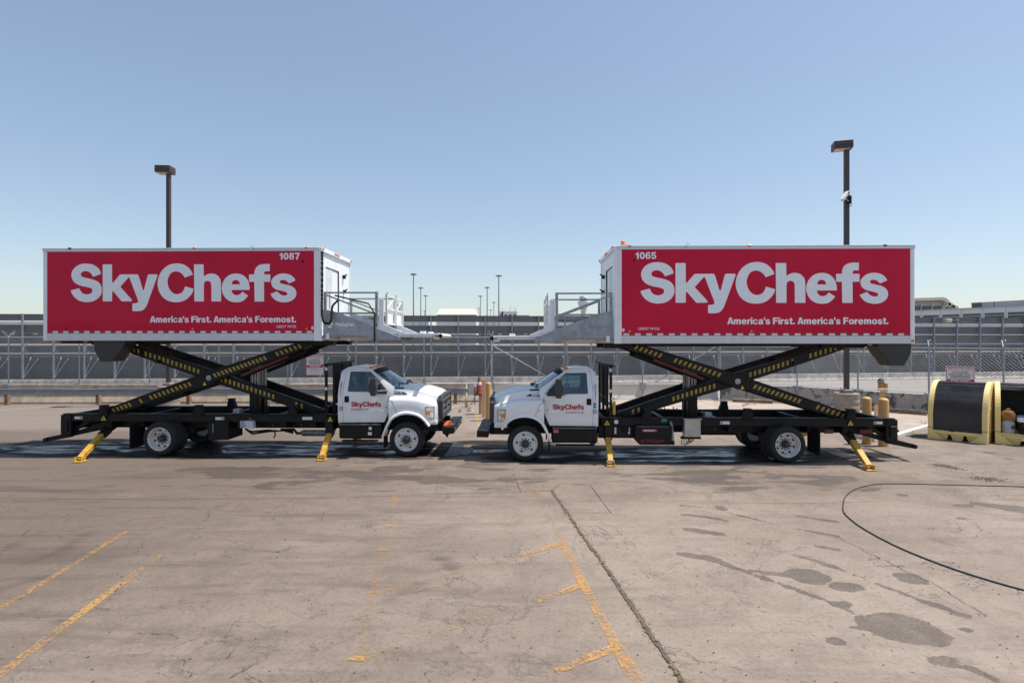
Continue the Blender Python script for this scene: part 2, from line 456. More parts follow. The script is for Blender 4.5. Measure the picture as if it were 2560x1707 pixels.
TXT = {}
def prep_text(items):
    for body, off in items:
        c = bpy.data.curves.new("t", 'FONT'); c.body = body; c.size = 1.0; c.offset = off; c.resolution_u = 3
        o = bpy.data.objects.new("t", c); col.objects.link(o)
        dg = bpy.context.evaluated_depsgraph_get()
        me = bpy.data.meshes.new_from_object(o.evaluated_get(dg))
        vs = np.array([v.co[:2] for v in me.vertices]); fs = [tuple(p.vertices) for p in me.polygons]
        vs[:, 0] -= vs[:, 0].min(); wd = vs[:, 0].max()
        TXT[body] = (vs / wd, fs)
        bpy.data.meshes.remove(me); bpy.data.objects.remove(o); bpy.data.curves.remove(c)
prep_text([("USDOT 747152", .008), ("ESTABLISHED IN 1942", .012), ("Mallaghan", .016), ("RESTRICTED AREA", .012), ("AUTHORIZED", .012), ("PERSONNEL ONLY", .012), ("TOW-AWAY", .016), ("F-750", .016), ("35", .016), ("GENERAC", .016), ("UNDER SURVEILLANCE", .004)])
def small(body, x, z, width, y, m, parent, name='lettering', xs=None, tall=None):
    vs, fs = TXT[body]
    keep = MIR[0]; MIR[0] = 1
    k = 1.0 if tall is None else tall / (vs[:, 1].max() * width)
    ob = MB().add([(x + a * width, y, z + b * width * k) for a, b in vs], fs).build(name, m, parent, recalc=False)
    # face the camera side
    for p in ob.data.polygons:
        if p.normal.y > 0: p.flip()
    MIR[0] = keep
    return ob
# ---------------------------------------------------------------- ground
Q = 2.5837
def k1(x, y): return gp(x / Q, 1100 + y / Q)
def k2(x, y): return gp(860 + x / Q, 1100 + y / Q)
def k3(x, y): return gp(1700 + x / Q, 1100 + y / Q)
def steps(a, b, s0, s1):
    out = [a]
    while out[-1] < b:
        t = (out[-1] - a) / (b - a); out.append(out[-1] + s0 + (s1 - s0) * t)
    return out
xs = [-3000, -800, -200, -80, -40, -26, -20] + steps(-17, 17, .065, .065) + [20, 26, 40, 80, 200, 800, 3000]
ys = [-400, -100, -30, -8, 0, 2.5] + steps(4.2, 10, .035, .06) + steps(10.06, 18.5, .06, .10) + [20, 22, 26, 30, 40, 60, 100, 200, 500, 1200, 4000]
xs = np.array(xs); ys = np.array(ys)
GX, GY = np.meshgrid(xs, ys)
def sd_ell(cx, cy, rx, ry, rot=0.0):
    c, s_ = math.cos(rot), math.sin(rot)
    dx, dy = GX - cx, GY - cy
    a = (dx * c + dy * s_) / rx; b = (-dx * s_ + dy * c) / ry
    return (np.sqrt(a * a + b * b) - 1) * min(rx, ry)
def sd_cap(pts, rad):
    d = np.full(GX.shape, 99.0)
    for i in range(len(pts) - 1):
        (ax, ay), (bx, by) = pts[i], pts[i + 1]
        r0 = rad[i] if isinstance(rad, list) else rad; r1 = rad[i + 1] if isinstance(rad, list) else rad
        ex, ey = bx - ax, by - ay; L = ex * ex + ey * ey + 1e-9
        t = np.clip(((GX - ax) * ex + (GY - ay) * ey) / L, 0, 1)
        d = np.minimum(d, np.hypot(GX - ax - t * ex, GY - ay - t * ey) - (r0 + (r1 - r0) * t))
    return d
def E3(f, x, y, rx, ry):
    cx, cy = f(x, y); Y = cy
    return sd_ell(cx, cy, rx / Q * Y / F, ry / Q * Y * Y / (F * H))
damp = np.full(GX.shape, 99.0)       # sharp damp marks
def D(d):
    global damp
    damp = np.minimum(damp, d)
D(sd_cap([k3(20,738), k3(180,758), k3(360,828)], [.10, .12, .05])); D(sd_cap([k3(360,828), k3(660,868)], [.04, .06]))
D(E3(k3, 820, 876, 150, 52)); D(sd_cap([k3(390,838), k3(620,915), k3(990,1055), k3(1240,1165)], [.045, .05, .035, .05]))
D(E3(k3, 1440, 1218, 245, 108)); D(E3(k3, 1600, 1290, 120, 50))
D(sd_cap([k3(350,640), k3(640,715), k3(900,785), k3(1100,860), k3(1300,940), k3(1500,1010)], [.02, .03, .06, .03, .03, .03]))
D(sd_cap([k3(1490,1005), k3(1640,1065), k3(1845,1135)], [.03, .07, .06])); D(sd_cap([k3(55,578), k3(270,606)], .085))
D(sd_cap([k3(20,480), k3(130,490), k3(300,520)], [.06, .05, .06])); D(sd_cap([k3(0,420), k3(200,440), k3(700,562), k3(1020,622)], [.05, .03, .02, .05]))
D(sd_cap([k3(760,492), k3(1005,525)], .05)); D(sd_cap([k3(880,682), k3(1015,708)], .04))
for a in ((1080,945,108,36), (1002,1290,66,30), (1490,892,105,44), (1060,1060,62,17), (1860,1226,46,17), (1700,1420,110,36), (265,440,40,18), (1445,356,40,10), (1830,424,55,12), (1820,505,30,8), (1255,692,20,8), (2000,80,45,6), (2120,120,30,5)):
    D(E3(k3, *a))
D(sd_cap([k3(1215,968), k3(1480,1008)], .018)); D(sd_cap([k3(1120,1212), k3(1260,1225)], .025)); D(sd_cap([k3(1850,1460), k3(2060,1560)], .03))
D(sd_cap([k3(1920,410), k3(2222,450)], [.12, .30])); D(sd_cap([k3(2120,775), k3(1290,815)], .001))
faint = np.full(GX.shape, 99.0)      # old oily shapes, lighter
def Fn(d):
    global faint
    faint = np.minimum(faint, d)
Fn(E3(k2, 780, 1460, 270, 80)); Fn(E3(k2, 600, 1390, 150, 40)); Fn(E3(k2, 770, 940, 100, 48)); Fn(E3(k2, 690, 1095, 90, 34)); Fn(E3(k2, 920, 1120, 200, 60))
Fn(E3(k1, 2110, 1330, 100, 65)); Fn(E3(k1, 2000, 1530, 220, 60)); Fn(E3(k1, 480, 470, 110, 26)); Fn(E3(k1, 330, 530, 150, 40)); Fn(E3(k1, 930, 520, 150, 34)); Fn(E3(k1, 1500, 730, 60, 34)); Fn(E3(k1, 1600, 1330, 150, 60)); Fn(E3(k1, 1160, 480, 180, 45)); Fn(E3(k1, 150, 690, 160, 50)); Fn(E3(k1, 1250, 1450, 120, 60))
wet_shade_sd = np.full(GX.shape, 99.0)       # standing water and soaked concrete, widened to paint in the trucks' shade
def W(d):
    global wet_shade_sd
    wet_shade_sd = np.minimum(wet_shade_sd, d)
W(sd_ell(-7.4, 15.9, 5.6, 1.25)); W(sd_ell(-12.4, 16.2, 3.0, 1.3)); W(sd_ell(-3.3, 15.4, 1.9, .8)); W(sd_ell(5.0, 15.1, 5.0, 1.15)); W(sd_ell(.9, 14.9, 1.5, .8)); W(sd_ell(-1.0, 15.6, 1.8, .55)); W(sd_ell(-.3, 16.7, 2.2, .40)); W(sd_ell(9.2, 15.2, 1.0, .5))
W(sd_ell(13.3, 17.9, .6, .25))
yb = 12.75 - .03 * GX
bandx = np.interp(xs, [-12, -8.5, -6, 0, 2, 4, 7.5, 8.6], [0, .35, 1, .8, .55, 1, .9, 0])[None, :]
band = np.clip(1 - np.abs(GY - yb) / 2.0, 0, 1) ** .6 * bandx
left = np.clip((-(GX) + 1.2 - (GY - 5) * .12) / 8.0, 0, 1) * np.clip((GY - 3) / 4, .55, 1)
smear = np.full(GX.shape, 99.0)
for pts, rr in (([k1(-80,790), k1(110,665), k1(250,600)], .10), ([k1(150,800), k1(400,715), k1(560,605)], .13), ([k1(0,760), k1(200,775)], .06), ([k1(560,560), k1(420,590)], .05), ([k1(690,1040), k1(790,940)], .07), ([k1(0,960), k1(300,880)], .10), ([k1(360,1180), k1(700,1040)], .06),
                ([k1(930,1270), k1(1150,1275)], .035), ([k1(1380,1240), k1(1500,1310)], .04), ([k1(480,230), k1(900,190)], .10), ([k1(0,300), k1(420,330), k1(700,300)], .16), ([k1(0,390), k1(640,395)], .12), ([k2(620,760), k2(700,840)], .12), ([k2(300,1010), k2(480,940)], .08)):
    smear = np.minimum(smear, sd_cap(pts, rr))
lane = np.clip((GY - 10.2) / 2.2, 0, 1) * np.clip((19 - GY) / 4, 0, 1)
apron = np.clip((19.5 - GY) / 1.0, 0, 1)
def ground():
    ny, nx = GX.shape
    co_ = np.zeros((ny * nx, 3)); co_[:, 0] = GX.ravel(); co_[:, 1] = GY.ravel()
    i = np.arange(nx - 1)[None, :] + np.arange(ny - 1)[:, None] * nx
    fs = np.stack([i, i + 1, i + 1 + nx, i + nx], -1).reshape(-1, 4)
    me = bpy.data.meshes.new("ground")
    me.vertices.add(len(co_)); me.vertices.foreach_set("co", co_.ravel())
    me.loops.add(fs.size); me.loops.foreach_set("vertex_index", fs.ravel().astype(np.int32))
    me.polygons.add(len(fs)); me.polygons.foreach_set("loop_start", np.arange(0, fs.size, 4, dtype=np.int32))
    me.polygons.foreach_set("loop_total", np.full(len(fs), 4, dtype=np.int32))
    me.update()
    for nm, a in (("damp", np.clip(.5 - damp / .22, 0, 1)), ("faint", np.clip(.5 - faint / .55, 0, 1)), ("wet", np.clip(.5 - wet_shade_sd / 1.1, 0, 1)), ("left", left), ("band", band), ("lane", lane), ("smear", np.clip(.5 - smear / .7, 0, 1)), ("apron", apron)):
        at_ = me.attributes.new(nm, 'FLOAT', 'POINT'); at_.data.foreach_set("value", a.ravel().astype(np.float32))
    g = NG("weathered_concrete_apron"); v = g.obj()
    def attr(n): return g.n("ShaderNodeAttribute", attribute_name=n).outputs["Fac"]
    big = g.noise(v, .25, 6, .62, .5); mid = g.noise(v, 1.1, 7, .66, .6); fine = g.noise(v, 38, 3, .7); sp = g.noise(v, 110, 2, .8)
    mot = g.noise(v, 4.5, 8, .74, .3); grain = g.noise(v, 21, 6, .78)
    streak = g.noise(g.obj((.22, 1.5, 1)), 1.5, 7, .66, .3)
    sweep = g.n("ShaderNodeMapping"); sweep.inputs["Rotation"].default_value = (0, 0, R(38)); sweep.inputs["Scale"].default_value = (.18, 1.6, 1); g.l(v, sweep.inputs[0])
    swp = g.noise(sweep.outputs[0], 1.2, 6, .62, .4)
    lf = attr("left")
    ks = g.math('ADD', .42, g.math('MULTIPLY', g.math('MAXIMUM', lf, g.math('MULTIPLY', attr("lane"), .7)), .58))   # dirt is heavier on the old left slabs
    def dirt(f, a, b, m, cc): return g.mix(g.math('MULTIPLY', g.ramp(f, a, b, 0, m), ks), c, cc)
    c = g.mix(g.ramp(big, .36, .64), (.350, .283, .236), (.272, .214, .176))
    c = g.mix(g.math('MULTIPLY', lf, .90), c, (.148, .108, .083))
    c = g.mix(g.math('MULTIPLY', attr("lane"), .36), c, (.155, .119, .097))
    c = dirt(mid, .45, .66, .8, (.165, .127, .102))
    c = g.mix(g.ramp(mid, .22, .42, .38, 0), c, (.385, .320, .272))
    c = dirt(streak, .50, .68, .75, (.145, .111, .09))
    c = g.mix(g.math('MULTIPLY', g.ramp(swp, .50, .64, 0, .7), g.math('ADD', .22, lf)), c, (.105, .08, .066))
    c = dirt(mot, .50, .68, .75, (.145, .113, .092))
    c = g.mix(g.ramp(mot, .26, .44, .30, 0), c, (.40, .335, .285))
    c = g.mix(g.ramp(grain, .50, .66, 0, .55), c, (.125, .098, .08))
    c = g.mix(g.ramp(grain, .28, .46, .30, 0), c, (.45, .385, .33))
    sm = g.math('ADD', attr("smear"), g.math('MULTIPLY', g.math('SUBTRACT', g.noise(sweep.outputs[0], 2.4, 6, .68, .5), .5), 1.4))
    c = g.mix(g.math('MULTIPLY', g.ramp(sm, .40, .80), g.ramp(attr("smear"), .05, .3, 0, .72)), c, (.082, .064, .054))
    # wandering hair cracks and tide marks, strongest on the left slabs
    cr_ = g.noise(v, .55, 7, .62, 1.2)
    line = g.math('ABSOLUTE', g.math('SUBTRACT', cr_, .5))
    crack = g.ramp(line, .0008, .0062, 1, 0)
    msk = g.ramp(g.noise(v, .6, 2), .44, .58)
    c = g.mix(g.math('MULTIPLY', g.math('MULTIPLY', crack, msk), .75), c, (.075, .06, .05))
    cr2 = g.ramp(g.math('ABSOLUTE', g.math('SUBTRACT', g.noise(v, 1.5, 8, .66, 1.6), .5)), .0008, .007, 1, 0)
    c = g.mix(g.math('MULTIPLY', g.math('MULTIPLY', cr2, g.ramp(g.noise(v, .5, 2), .50, .62)), .5), c, (.09, .07, .058))
    # faint old spill shapes with a darker rim
    f = g.math('ADD', attr("faint"), g.math('MULTIPLY', g.math('SUBTRACT', g.noise(v, 1.5, 6, .66, .8), .5), 2.6))
    rim = g.math('MULTIPLY', g.ramp(f, .46, .50), g.ramp(f, .52, .62, 1, 0))
    on = g.ramp(attr("faint"), .02, .3)
    c = g.mix(g.math('MULTIPLY', g.math('MULTIPLY', rim, on), .42), c, (.12, .098, .085))
    c = g.mix(g.math('MULTIPLY', g.math('MULTIPLY', g.ramp(f, .46, .52), on), .16), c, (.16, .13, .113))
    c = g.mix(g.ramp(sp, .58, .75, 0, .30), c, (.44, .38, .33))
    c = g.mix(g.ramp(fine, .55, .8, 0, .28), c, (.165, .135, .116))
    # damp marks
    d = g.math('ADD', attr("damp"), g.math('MULTIPLY', g.math('SUBTRACT', g.noise(v, 8, 5, .65), .5), .55))
    d = g.math('ADD', d, g.math('MULTIPLY', g.math('SUBTRACT', g.noise(g.obj((.6, 1.2, 1)), 2.0, 4, .6, .6), .5), 1.1))
    bn = g.noise(g.obj((.45, 1.3, 1)), 1.15, 7, .58, .7)
    d2 = g.math('ADD', bn, g.math('MULTIPLY', g.math('SUBTRACT', attr("band"), 1.0), .36))
    dm = g.math('MAXIMUM', g.ramp(d, .46, .56), g.ramp(d2, .395, .44, 0, 1.0))
    dm = g.math('MULTIPLY', dm, g.ramp(g.noise(v, 45, 4, .8), .30, .62, .45, 1))
    dm = g.math('MULTIPLY', dm, g.ramp(g.noise(v, 3.0, 4, .6), .25, .6, .7, 1))
    c = g.mix(g.math('MULTIPLY', dm, .86), c, (.062, .049, .041))
    # soaked concrete, near-black so the truck shadows are painted into the colour too
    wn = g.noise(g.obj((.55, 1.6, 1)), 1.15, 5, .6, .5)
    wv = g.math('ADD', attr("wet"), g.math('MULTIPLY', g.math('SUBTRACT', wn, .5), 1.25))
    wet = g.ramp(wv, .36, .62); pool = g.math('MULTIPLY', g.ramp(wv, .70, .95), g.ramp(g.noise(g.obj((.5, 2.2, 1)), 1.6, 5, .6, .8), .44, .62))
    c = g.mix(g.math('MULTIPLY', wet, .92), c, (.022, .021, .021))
    pl = g.math('MULTIPLY', g.ramp(attr("apron"), 0, 1, 1, 0), .45)
    c = g.mix(pl, c, (.315, .272, .238))
    c = g.mix(1.0, c, (.765, .752, .73), 'MULTIPLY')
    g.l(c, g.b.inputs["Base Color"])
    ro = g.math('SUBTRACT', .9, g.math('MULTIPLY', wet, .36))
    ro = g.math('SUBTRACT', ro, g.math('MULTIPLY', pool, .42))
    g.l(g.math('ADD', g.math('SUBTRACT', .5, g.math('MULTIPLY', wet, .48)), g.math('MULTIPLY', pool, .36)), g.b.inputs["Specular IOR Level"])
    ro = g.math('SUBTRACT', ro, g.math('MULTIPLY', dm, .12))
    g.l(ro, g.b.inputs["Roughness"])
    hgt = g.math('ADD', g.math('MULTIPLY', fine, .6), g.math('MULTIPLY', mid, .8))
    bp = g.n("ShaderNodeBump"); bp.inputs["Distance"].default_value = .012
    g.l(g.math('MULTIPLY', g.math('SUBTRACT', 1.0, pool), .45), bp.inputs["Strength"]); g.l(hgt, bp.inputs["Height"]); g.l(bp.outputs[0], g.b.inputs["Normal"])
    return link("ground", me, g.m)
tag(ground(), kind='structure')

def worn(name, c, cover, scale=16, c2=None):
    if name in MATS: return MATS[name]
    g = NG(name); v = g.obj()
    n = g.math('ADD', g.math('MULTIPLY', g.noise(v, scale, 6, .7), .65), g.math('MULTIPLY', g.noise(v, 1.6, 3), .35))
    a = g.ramp(n, .62 - cover * .3, .70 - cover * .3, 1, 0) if False else g.ramp(n, .5 + (1 - cover) * .16 - .13, .5 + (1 - cover) * .16 + .02)
    g.l(g.mix(g.noise(v, 5, 3), c, c2 or tuple(x * .8 for x in c)), g.b.inputs["Base Color"])
    g.b.inputs["Roughness"].default_value = .8
    a = g.math('MULTIPLY', a, g.ramp(g.noise(v, 45, 4, .75), .34, .60, .35, .92))
    g.l(a, g.b.inputs["Alpha"])
    MATS[name] = g.m
    return g.m
def strip(pts, wd, z=.005):
    b = MB(); P = [Vector((p[0], p[1], z)) for p in pts]; L = []
    for i, p in enumerate(P):
        d = (P[min(i+1, len(P)-1)] - P[max(i-1, 0)]).normalized(); s_ = Vector((-d.y, d.x, 0))
        ww = wd[i] if isinstance(wd, (list, tuple)) else wd
        L.append((p - s_ * ww / 2, p + s_ * ww / 2))
    vs = [q for a in L for q in a]
    fs = [(2*i, 2*i+2, 2*i+3, 2*i+1) for i in range(len(P) - 1)]
    b.add(vs, fs); return b
def up(b):
    "make every flat face look up"
    fs = []
    for f in b.f:
        a, c, d = (Vector(b.v[f[i]]) for i in range(3))
        fs.append(f if (c - a).cross(d - a).z > 0 else f[::-1])
    b.f = fs; return b
ORA = worn("worn_orange_paint", (.50, .24, .06), .52, 20, (.44, .26, .10))
ORA2 = worn("faint_orange_paint", (.40, .25, .12), .26, 26)
ORA3 = worn("solid_orange_paint", (.52, .25, .06), .76, 20, (.46, .28, .11))
WHP = worn("worn_white_paint", (.55, .52, .47), .72, 10)
def mark(pts, wd, m, name='painted_line', z=.005):
    tag(up(strip(pts, wd, z)).build(name, m), kind='structure')
mark([k1(-120,1165), k1(0,1090), k1(420,835), k1(820,588)], .085, ORA); mark([k1(-120,1600), k1(0,1510), k1(520,1120), k1(800,915)], .11, ORA3)
mark([k1(800,915), k1(1045,740)], [.11, .07], ORA); mark([k1(820,588), k1(1080,430)], .07, ORA2)
mark([k2(1400,640), k2(1470,780), k2(1545,930), k2(1640,1110), k2(1765,1340)], .115, ORA3, z=.006); mark([k2(1765,1340), k2(1900,1568), k2(1990,1720)], .14, ORA, z=.006)
mark([k2(1230,335), k2(1310,470), k2(1400,640)], .10, ORA2)
for a, b, c, m in (((1415,662), (1260,712), (1120,750), 0), ((1555,930), (1400,985), (1240,1045), 0), ((1770,1335), (1570,1410), (1370,1495), 1)):
    mark([k2(*a), k2(*b)], .115, ORA3 if m else ORA3, z=.008); mark([k2(*b), k2(*c)], .10, ORA, z=.007)
mark([k2(1120,750), k2(640,880), k2(185,992)], .09, ORA2); mark([k2(1240,1045), k2(888,1153), k2(95,1415)], .09, ORA2); mark([k2(330,358), k2(308,450)], .09, ORA)
mark([k2(308,450), k2(290,556), k2(255,712), k2(185,992), k2(95,1415)], .09, ORA2)
for x, y, r in ((290,556,.16), (255,712,.2), (185,992,.2), (95,1415,.22), (888,1153,.16)):
    cx, cy = k2(x, y); mark([(cx - r/2, cy - .01), (cx - r/5, cy + .01), (cx + r/4, cy), (cx + r/2, cy + .02)], [.03, .085, .09, .03], ORA, z=.009)
mark([k2(1145,340), k2(1255,342)], .10, ORA); mark([k3(1400,210), k3(1480,222), k3(1525,243)], [.08, .16, .12], ORA, z=.006)
mark([gp(0,1026), gp(150,1014)], .14, WHP); mark([gp(-60,1023), gp(0,1020)], .14, WHP); mark([gp(1125,1019), gp(1165,1011)], .14, WHP); mark([gp(1550,1041), gp(1585,1036)], .16, WHP); mark([gp(1738,1020), gp(1785,1004)], .16, WHP)
mark([gp(1180,1022), gp(1195,1050), gp(1205,1085)], .10, worn("worn_yellow_paint", (.62, .42, .10), .7, 12))
# slab joints: open seams with dirt
SEAM = pm("dirt_filled_seam", (.10, .078, .06), .95, var=.3, scale=12)
HAIR = worn("hairline_crack", (.085, .068, .056), .50, 9)
def seam(pts, wd, n=10, jit=.02, m=None):
    out = []
    for i in range(len(pts) - 1):
        for k in range(n):
            t = k / n; x = pts[i][0] * (1-t) + pts[i+1][0] * t; y = pts[i][1] * (1-t) + pts[i+1][1] * t
            out.append((x + random.uniform(-jit, jit), y + random.uniform(-jit, jit)))
    out.append(pts[-1])
    tag(up(strip(out, [wd * random.uniform(.5, 1.3) for _ in out], .011)).build('slab_joint', m or SEAM), kind='structure')
JP = [k2(1340,325), k2(1430,450), k2(1520,590), k2(1640,750), k2(1750,910), k2(1880,1100), k2(2030,1330), k2(2200,1580), k2(2330,1760)]
seam(JP, .05, 14, .012)
seam([gp(-120,1245), k1(1150,384), k1(2222,372), k2(600,350), k2(1340,328)], .014, 30, .006)
seam([k2(1340,328), k2(1400,280), k2(1590,290), k2(1725,470), k2(1420,472)], .012, 10, .005)
seam([k3(-60,390), k3(600,410), k3(1300,400)], .010, 20, .006); seam([k3(1020,625), k3(1300,770), k3(1640,930), k3(1980,1140)], .010, 14, .03)
seam([k2(620,220), k2(590,350)], .010, 6, .004); seam([k2(1090,215), k2(1145,335)], .010, 6, .004); seam([k2(640,292), k2(1120,296)], .010, 10, .004)
for pts in ([(250,510),(300,470),(370,448),(480,442),(572,450),(560,462),(450,485),(400,500),(330,530),(250,545),(160,600),(60,690),(0,735)],
            [(440,510),(412,545),(412,575),(380,608),(400,640)], [(1150,435),(1250,436),(1345,450),(1350,500),(1290,545),(1335,560),(1240,600),(1312,632),(1400,642),(1500,650),(1530,668)],
            [(930,640),(915,700),(890,720),(800,760),(790,790),(720,832),(725,850),(780,875),(790,900),(780,940),(700,1030)], [(1470,690),(1455,740),(1500,770),(1590,775)], [(1540,700),(1600,715),(1720,718),(1820,725),(1880,695)],
            [(1100,1388),(1190,1420),(1185,1480),(1215,1500),(1255,1535)], [(1380,1285),(1500,1312),(1520,1345),(1470,1412)], [(1735,1362),(1690,1428),(1610,1470),(1480,1540)], [(850,1240),(990,1252),(1090,1250),(1155,1280)], [(770,550),(860,510),(1000,500),(1150,492)], [(830,575),(960,580),(1055,565),(1000,535)], [(2140,400),(2070,450),(2090,470),(2075,520)], [(600,1080),(660,1090),(720,1095)]):
    seam([k1(*a) for a in pts], .016, 7, .012, HAIR)
for pts in ([(660,880),(680,970),(735,1040)], [(600,1100),(640,1070),(700,1062),(770,1085),(780,1110),(720,1140),(800,1180),(900,1192),(980,1175)], [(700,890),(820,910),(870,960),(860,980)], [(1090,1270),(1130,1340),(1140,1440),(1110,1530)], [(445,1390),(500,1350),(580,1350),(610,1380),(700,1370),(850,1375),(990,1390),(1000,1450)], [(510,1440),(680,1430),(640,1480),(520,1500),(560,1568)]):
    seam([k2(*a) for a in pts], .012, 7, .014, HAIR)
# dark steel drain covers between the trucks
GRATE = pm("steel_plate_dark", (.04, .042, .046), .45, metal=.4, var=.2, scale=8)
for i, q in enumerate((((1110,1142), (1130,1113), (1160,1113), (1145,1141)), ((1142,1137), (1160,1121), (1185,1121), (1172,1138)))):
    P = [gp(*a) for a in q]
    b = MB().prism(P, .003, .016 + .003 * i, 'z')
    tag(b.build('drain_cover', GRATE), ("dark steel drain plate nearest the left truck's front bumper", "dark steel drain plate midway between the two truck noses")[i], 'drain cover', 'drain plates between the trucks')

# weeds in the open joint and along the far kerb
def weeds():
    b = MB()
    def clump(x, y, n, s_):
        for _ in range(n):
            a = random.uniform(0, 6.28); l = s_ * random.uniform(.4, 1.2); px, py = x + random.gauss(0, .03), y + random.gauss(0, .03)
            tip = Vector((px + math.cos(a) * l, py + math.sin(a) * l, l * random.uniform(.2, .9) + .01)); wv = Vector((-math.sin(a), math.cos(a), 0)) * l * .22
            m_ = Vector((px, py, .012)) * .45 + tip * .55
            b.add([(px, py, .006), m_ - wv, tip, m_ + wv], [(0, 1, 2, 3)])
    for i in range(len(JP) - 1):
        L = math.dist(JP[i], JP[i+1]); t = 0
        while t < L:
            f = t / L
            if random.random() < .62: clump(JP[i][0]*(1-f)+JP[i+1][0]*f, JP[i][1]*(1-f)+JP[i+1][1]*f, random.randint(3, 13), random.uniform(.014, .038))
            t += .045
    g = NG("weed_leaf"); v = g.obj()
    g.l(g.mix(g.ramp(g.noise(v, 9, 3), .35, .65), (.17, .17, .055), (.26, .18, .085)), g.b.inputs["Base Color"]); g.b.inputs["Roughness"].default_value = .7
    tag(b.build('weeds', g.m), 'low green and brown weeds growing in the open slab joint', 'weeds', kind='stuff')
    b = MB()
    def tuft(x, y, z, n, s_):
        for _ in range(n):
            a = random.uniform(0, 6.28); l = s_ * random.uniform(.4, 1.1); sp = random.uniform(.15, .6)
            px, py = x + random.gauss(0, .05), y + random.gauss(0, .05)
            wv = Vector((-math.sin(a), math.cos(a), 0)) * .008
            tip = Vector((px + math.cos(a)*l*sp, py + math.sin(a)*l*sp, z + l))
            b.add([Vector((px, py, z)) - wv, Vector((px, py, z)) + wv, tip], [(0, 1, 2)])
            for _k in range(4):
                t = random.uniform(.4, 1); c0 = Vector((px, py, z)).lerp(tip, t); r = .025
                b.add([c0, c0 + Vector((random.uniform(-r, r), random.uniform(-r, r), r)), c0 + Vector((random.uniform(-r, r), random.uniform(-r, r), -r*.3))], [(0, 1, 2)])
    for u, v, n, s_ in ((1165,1018,26,.55), (1172,1028,20,.3), (1150,1030,14,.2), (1870,1018,26,.4), (1905,1014,26,.45), (1925,1010,20,.4), (1885,1018,14,.3), (1842,1010,16,.35), (2310,1068,12,.25), (1790,1012,10,.25), (1860,1022,16,.3)):
        x, y = gp(u, v); tuft(x, y, 0.0, n, s_)
    tag(b.build('dry_weeds', pm("dry_weed", (.30, .19, .10), .8, var=.25, scale=9)), 'dry brown weed stalks along the foot of the barriers', 'weeds', kind='stuff')
weeds()
def gravel():
    b = MB()
    for pts, n, sp in (((gp(2340,1162), gp(2370,1166), gp(2398,1174)), 220, .09), ((gp(2440,1194), gp(2470,1199), gp(2498,1198)), 260, .10)):
        for _ in range(n):
            i = random.randint(0, 1); t = random.random()
            x = pts[i][0]*(1-t) + pts[i+1][0]*t + random.gauss(0, sp); y = pts[i][1]*(1-t) + pts[i+1][1]*t + random.gauss(0, sp)
            r = random.uniform(.006, .018)
            b.add([(x-r,y-r,.002),(x+r,y-r*.6,.002),(x,y+r,.002),(x+r*.2,y,.002+r*1.2)], [(0,1,3),(1,2,3),(2,0,3)])
    tag(b.build('loose_gravel', pm("gravel", (.13, .10, .08), .9, var=.4, scale=30)), 'loose dark gravel crumbs in front of the yellow sheds', 'gravel', kind='stuff')
gravel()
def litter():
    b = MB()
    for _ in range(420):
        Y = 5 + 9 * random.random() ** 1.4; X = random.uniform(-.95, .95) * Y
        r = random.uniform(.004, .014)
        b.add([(X-r*1.6,Y-r,.0015),(X+r,Y-r*.6,.0015),(X,Y+r,.0015),(X+r*.2,Y,.0015+r*.8)], [(0,1,3),(1,2,3),(2,0,3)])
    tag(b.build('grit', pm("dark_grit", (.085, .07, .06), .9, var=.5, scale=30)), 'scattered dark grit on the apron', 'grit', kind='stuff')
litter()

# ---------------------------------------------------------------- road behind the fence, raised island
def road():
    g = NG("road_asphalt"); v = g.obj()
    c = g.mix(g.ramp(g.noise(g.obj((.1, 1, 1)), .9, 5), .3, .7), (.235, .213, .195), (.27, .243, .22))
    c = g.mix(g.ramp(g.noise(v, 30, 3), .5, .8, 0, .3), c, (.2, .185, .17))
    g.l(c, g.b.inputs["Base Color"]); g.b.inputs["Roughness"].default_value = .9
    b = MB().add([(-90, 29.6, .004), (70, 29.6, .004), (70, 47, .004), (-90, 33.5, .004)], [(0, 1, 2, 3)])
    tag(b.build('road', g.m), kind='structure')
    mark([(-60, 33.2), (60, 37.6)], .14, WHP, z=.012); mark([(8, 42.2), (60, 45.4)], .12, WHP, z=.012)
road()
ISL = pm("island_concrete", (.345, .278, .228), .85, var=.14, scale=1.3, bump=.3, dirt=(.27, .22, .18), dirt_amt=.25)
IP = [(4.8, 24.75), (11.3, 23.45), (10.95, 17.05), (11.9, 17.5), (14.35, 19.45), (17.2, 21.7), (14.6, 25.0), (12.6, 27.0), (9, 27.75), (4.6, 27.75)]
def island():
    o = MB().prism(IP, -.05, .118, 'z').build('kerbed_island', ISL)
    tag(o, kind='structure')
    c = Vector((10.9, 24.0))
    for i in range(5):
        a, b_ = Vector(IP[i]), Vector(IP[i+1]); L = (b_ - a).length; n = max(1, round(L / 1.8))
        d = (b_ - a) / L; nrm = Vector((d.y, -d.x))
        for k in range(n):
            p, q = a + d * (L * k / n + .006), a + d * (L * (k + 1) / n - .006)
            m = MB().beam((p.x + nrm.x*.0 , p.y + nrm.y*.0, .062), (q.x, q.y, .062), .16, .128)
            m.build('kerb_stone', KERBW, o, bevel=.012)
    for pts in ((gp(2240,1050), gp(2325,1057)), (gp(2242,1064), gp(2272,1063)), (gp(2272,1063), gp(2244,1078)), (gp(1838,1018), gp(1990,1024))):
        P = [(p[0]*.96, p[1]*.96) for p in pts]
        mk = up(strip(P, .10, .124)).build('painted_line', WHP, o)
island()

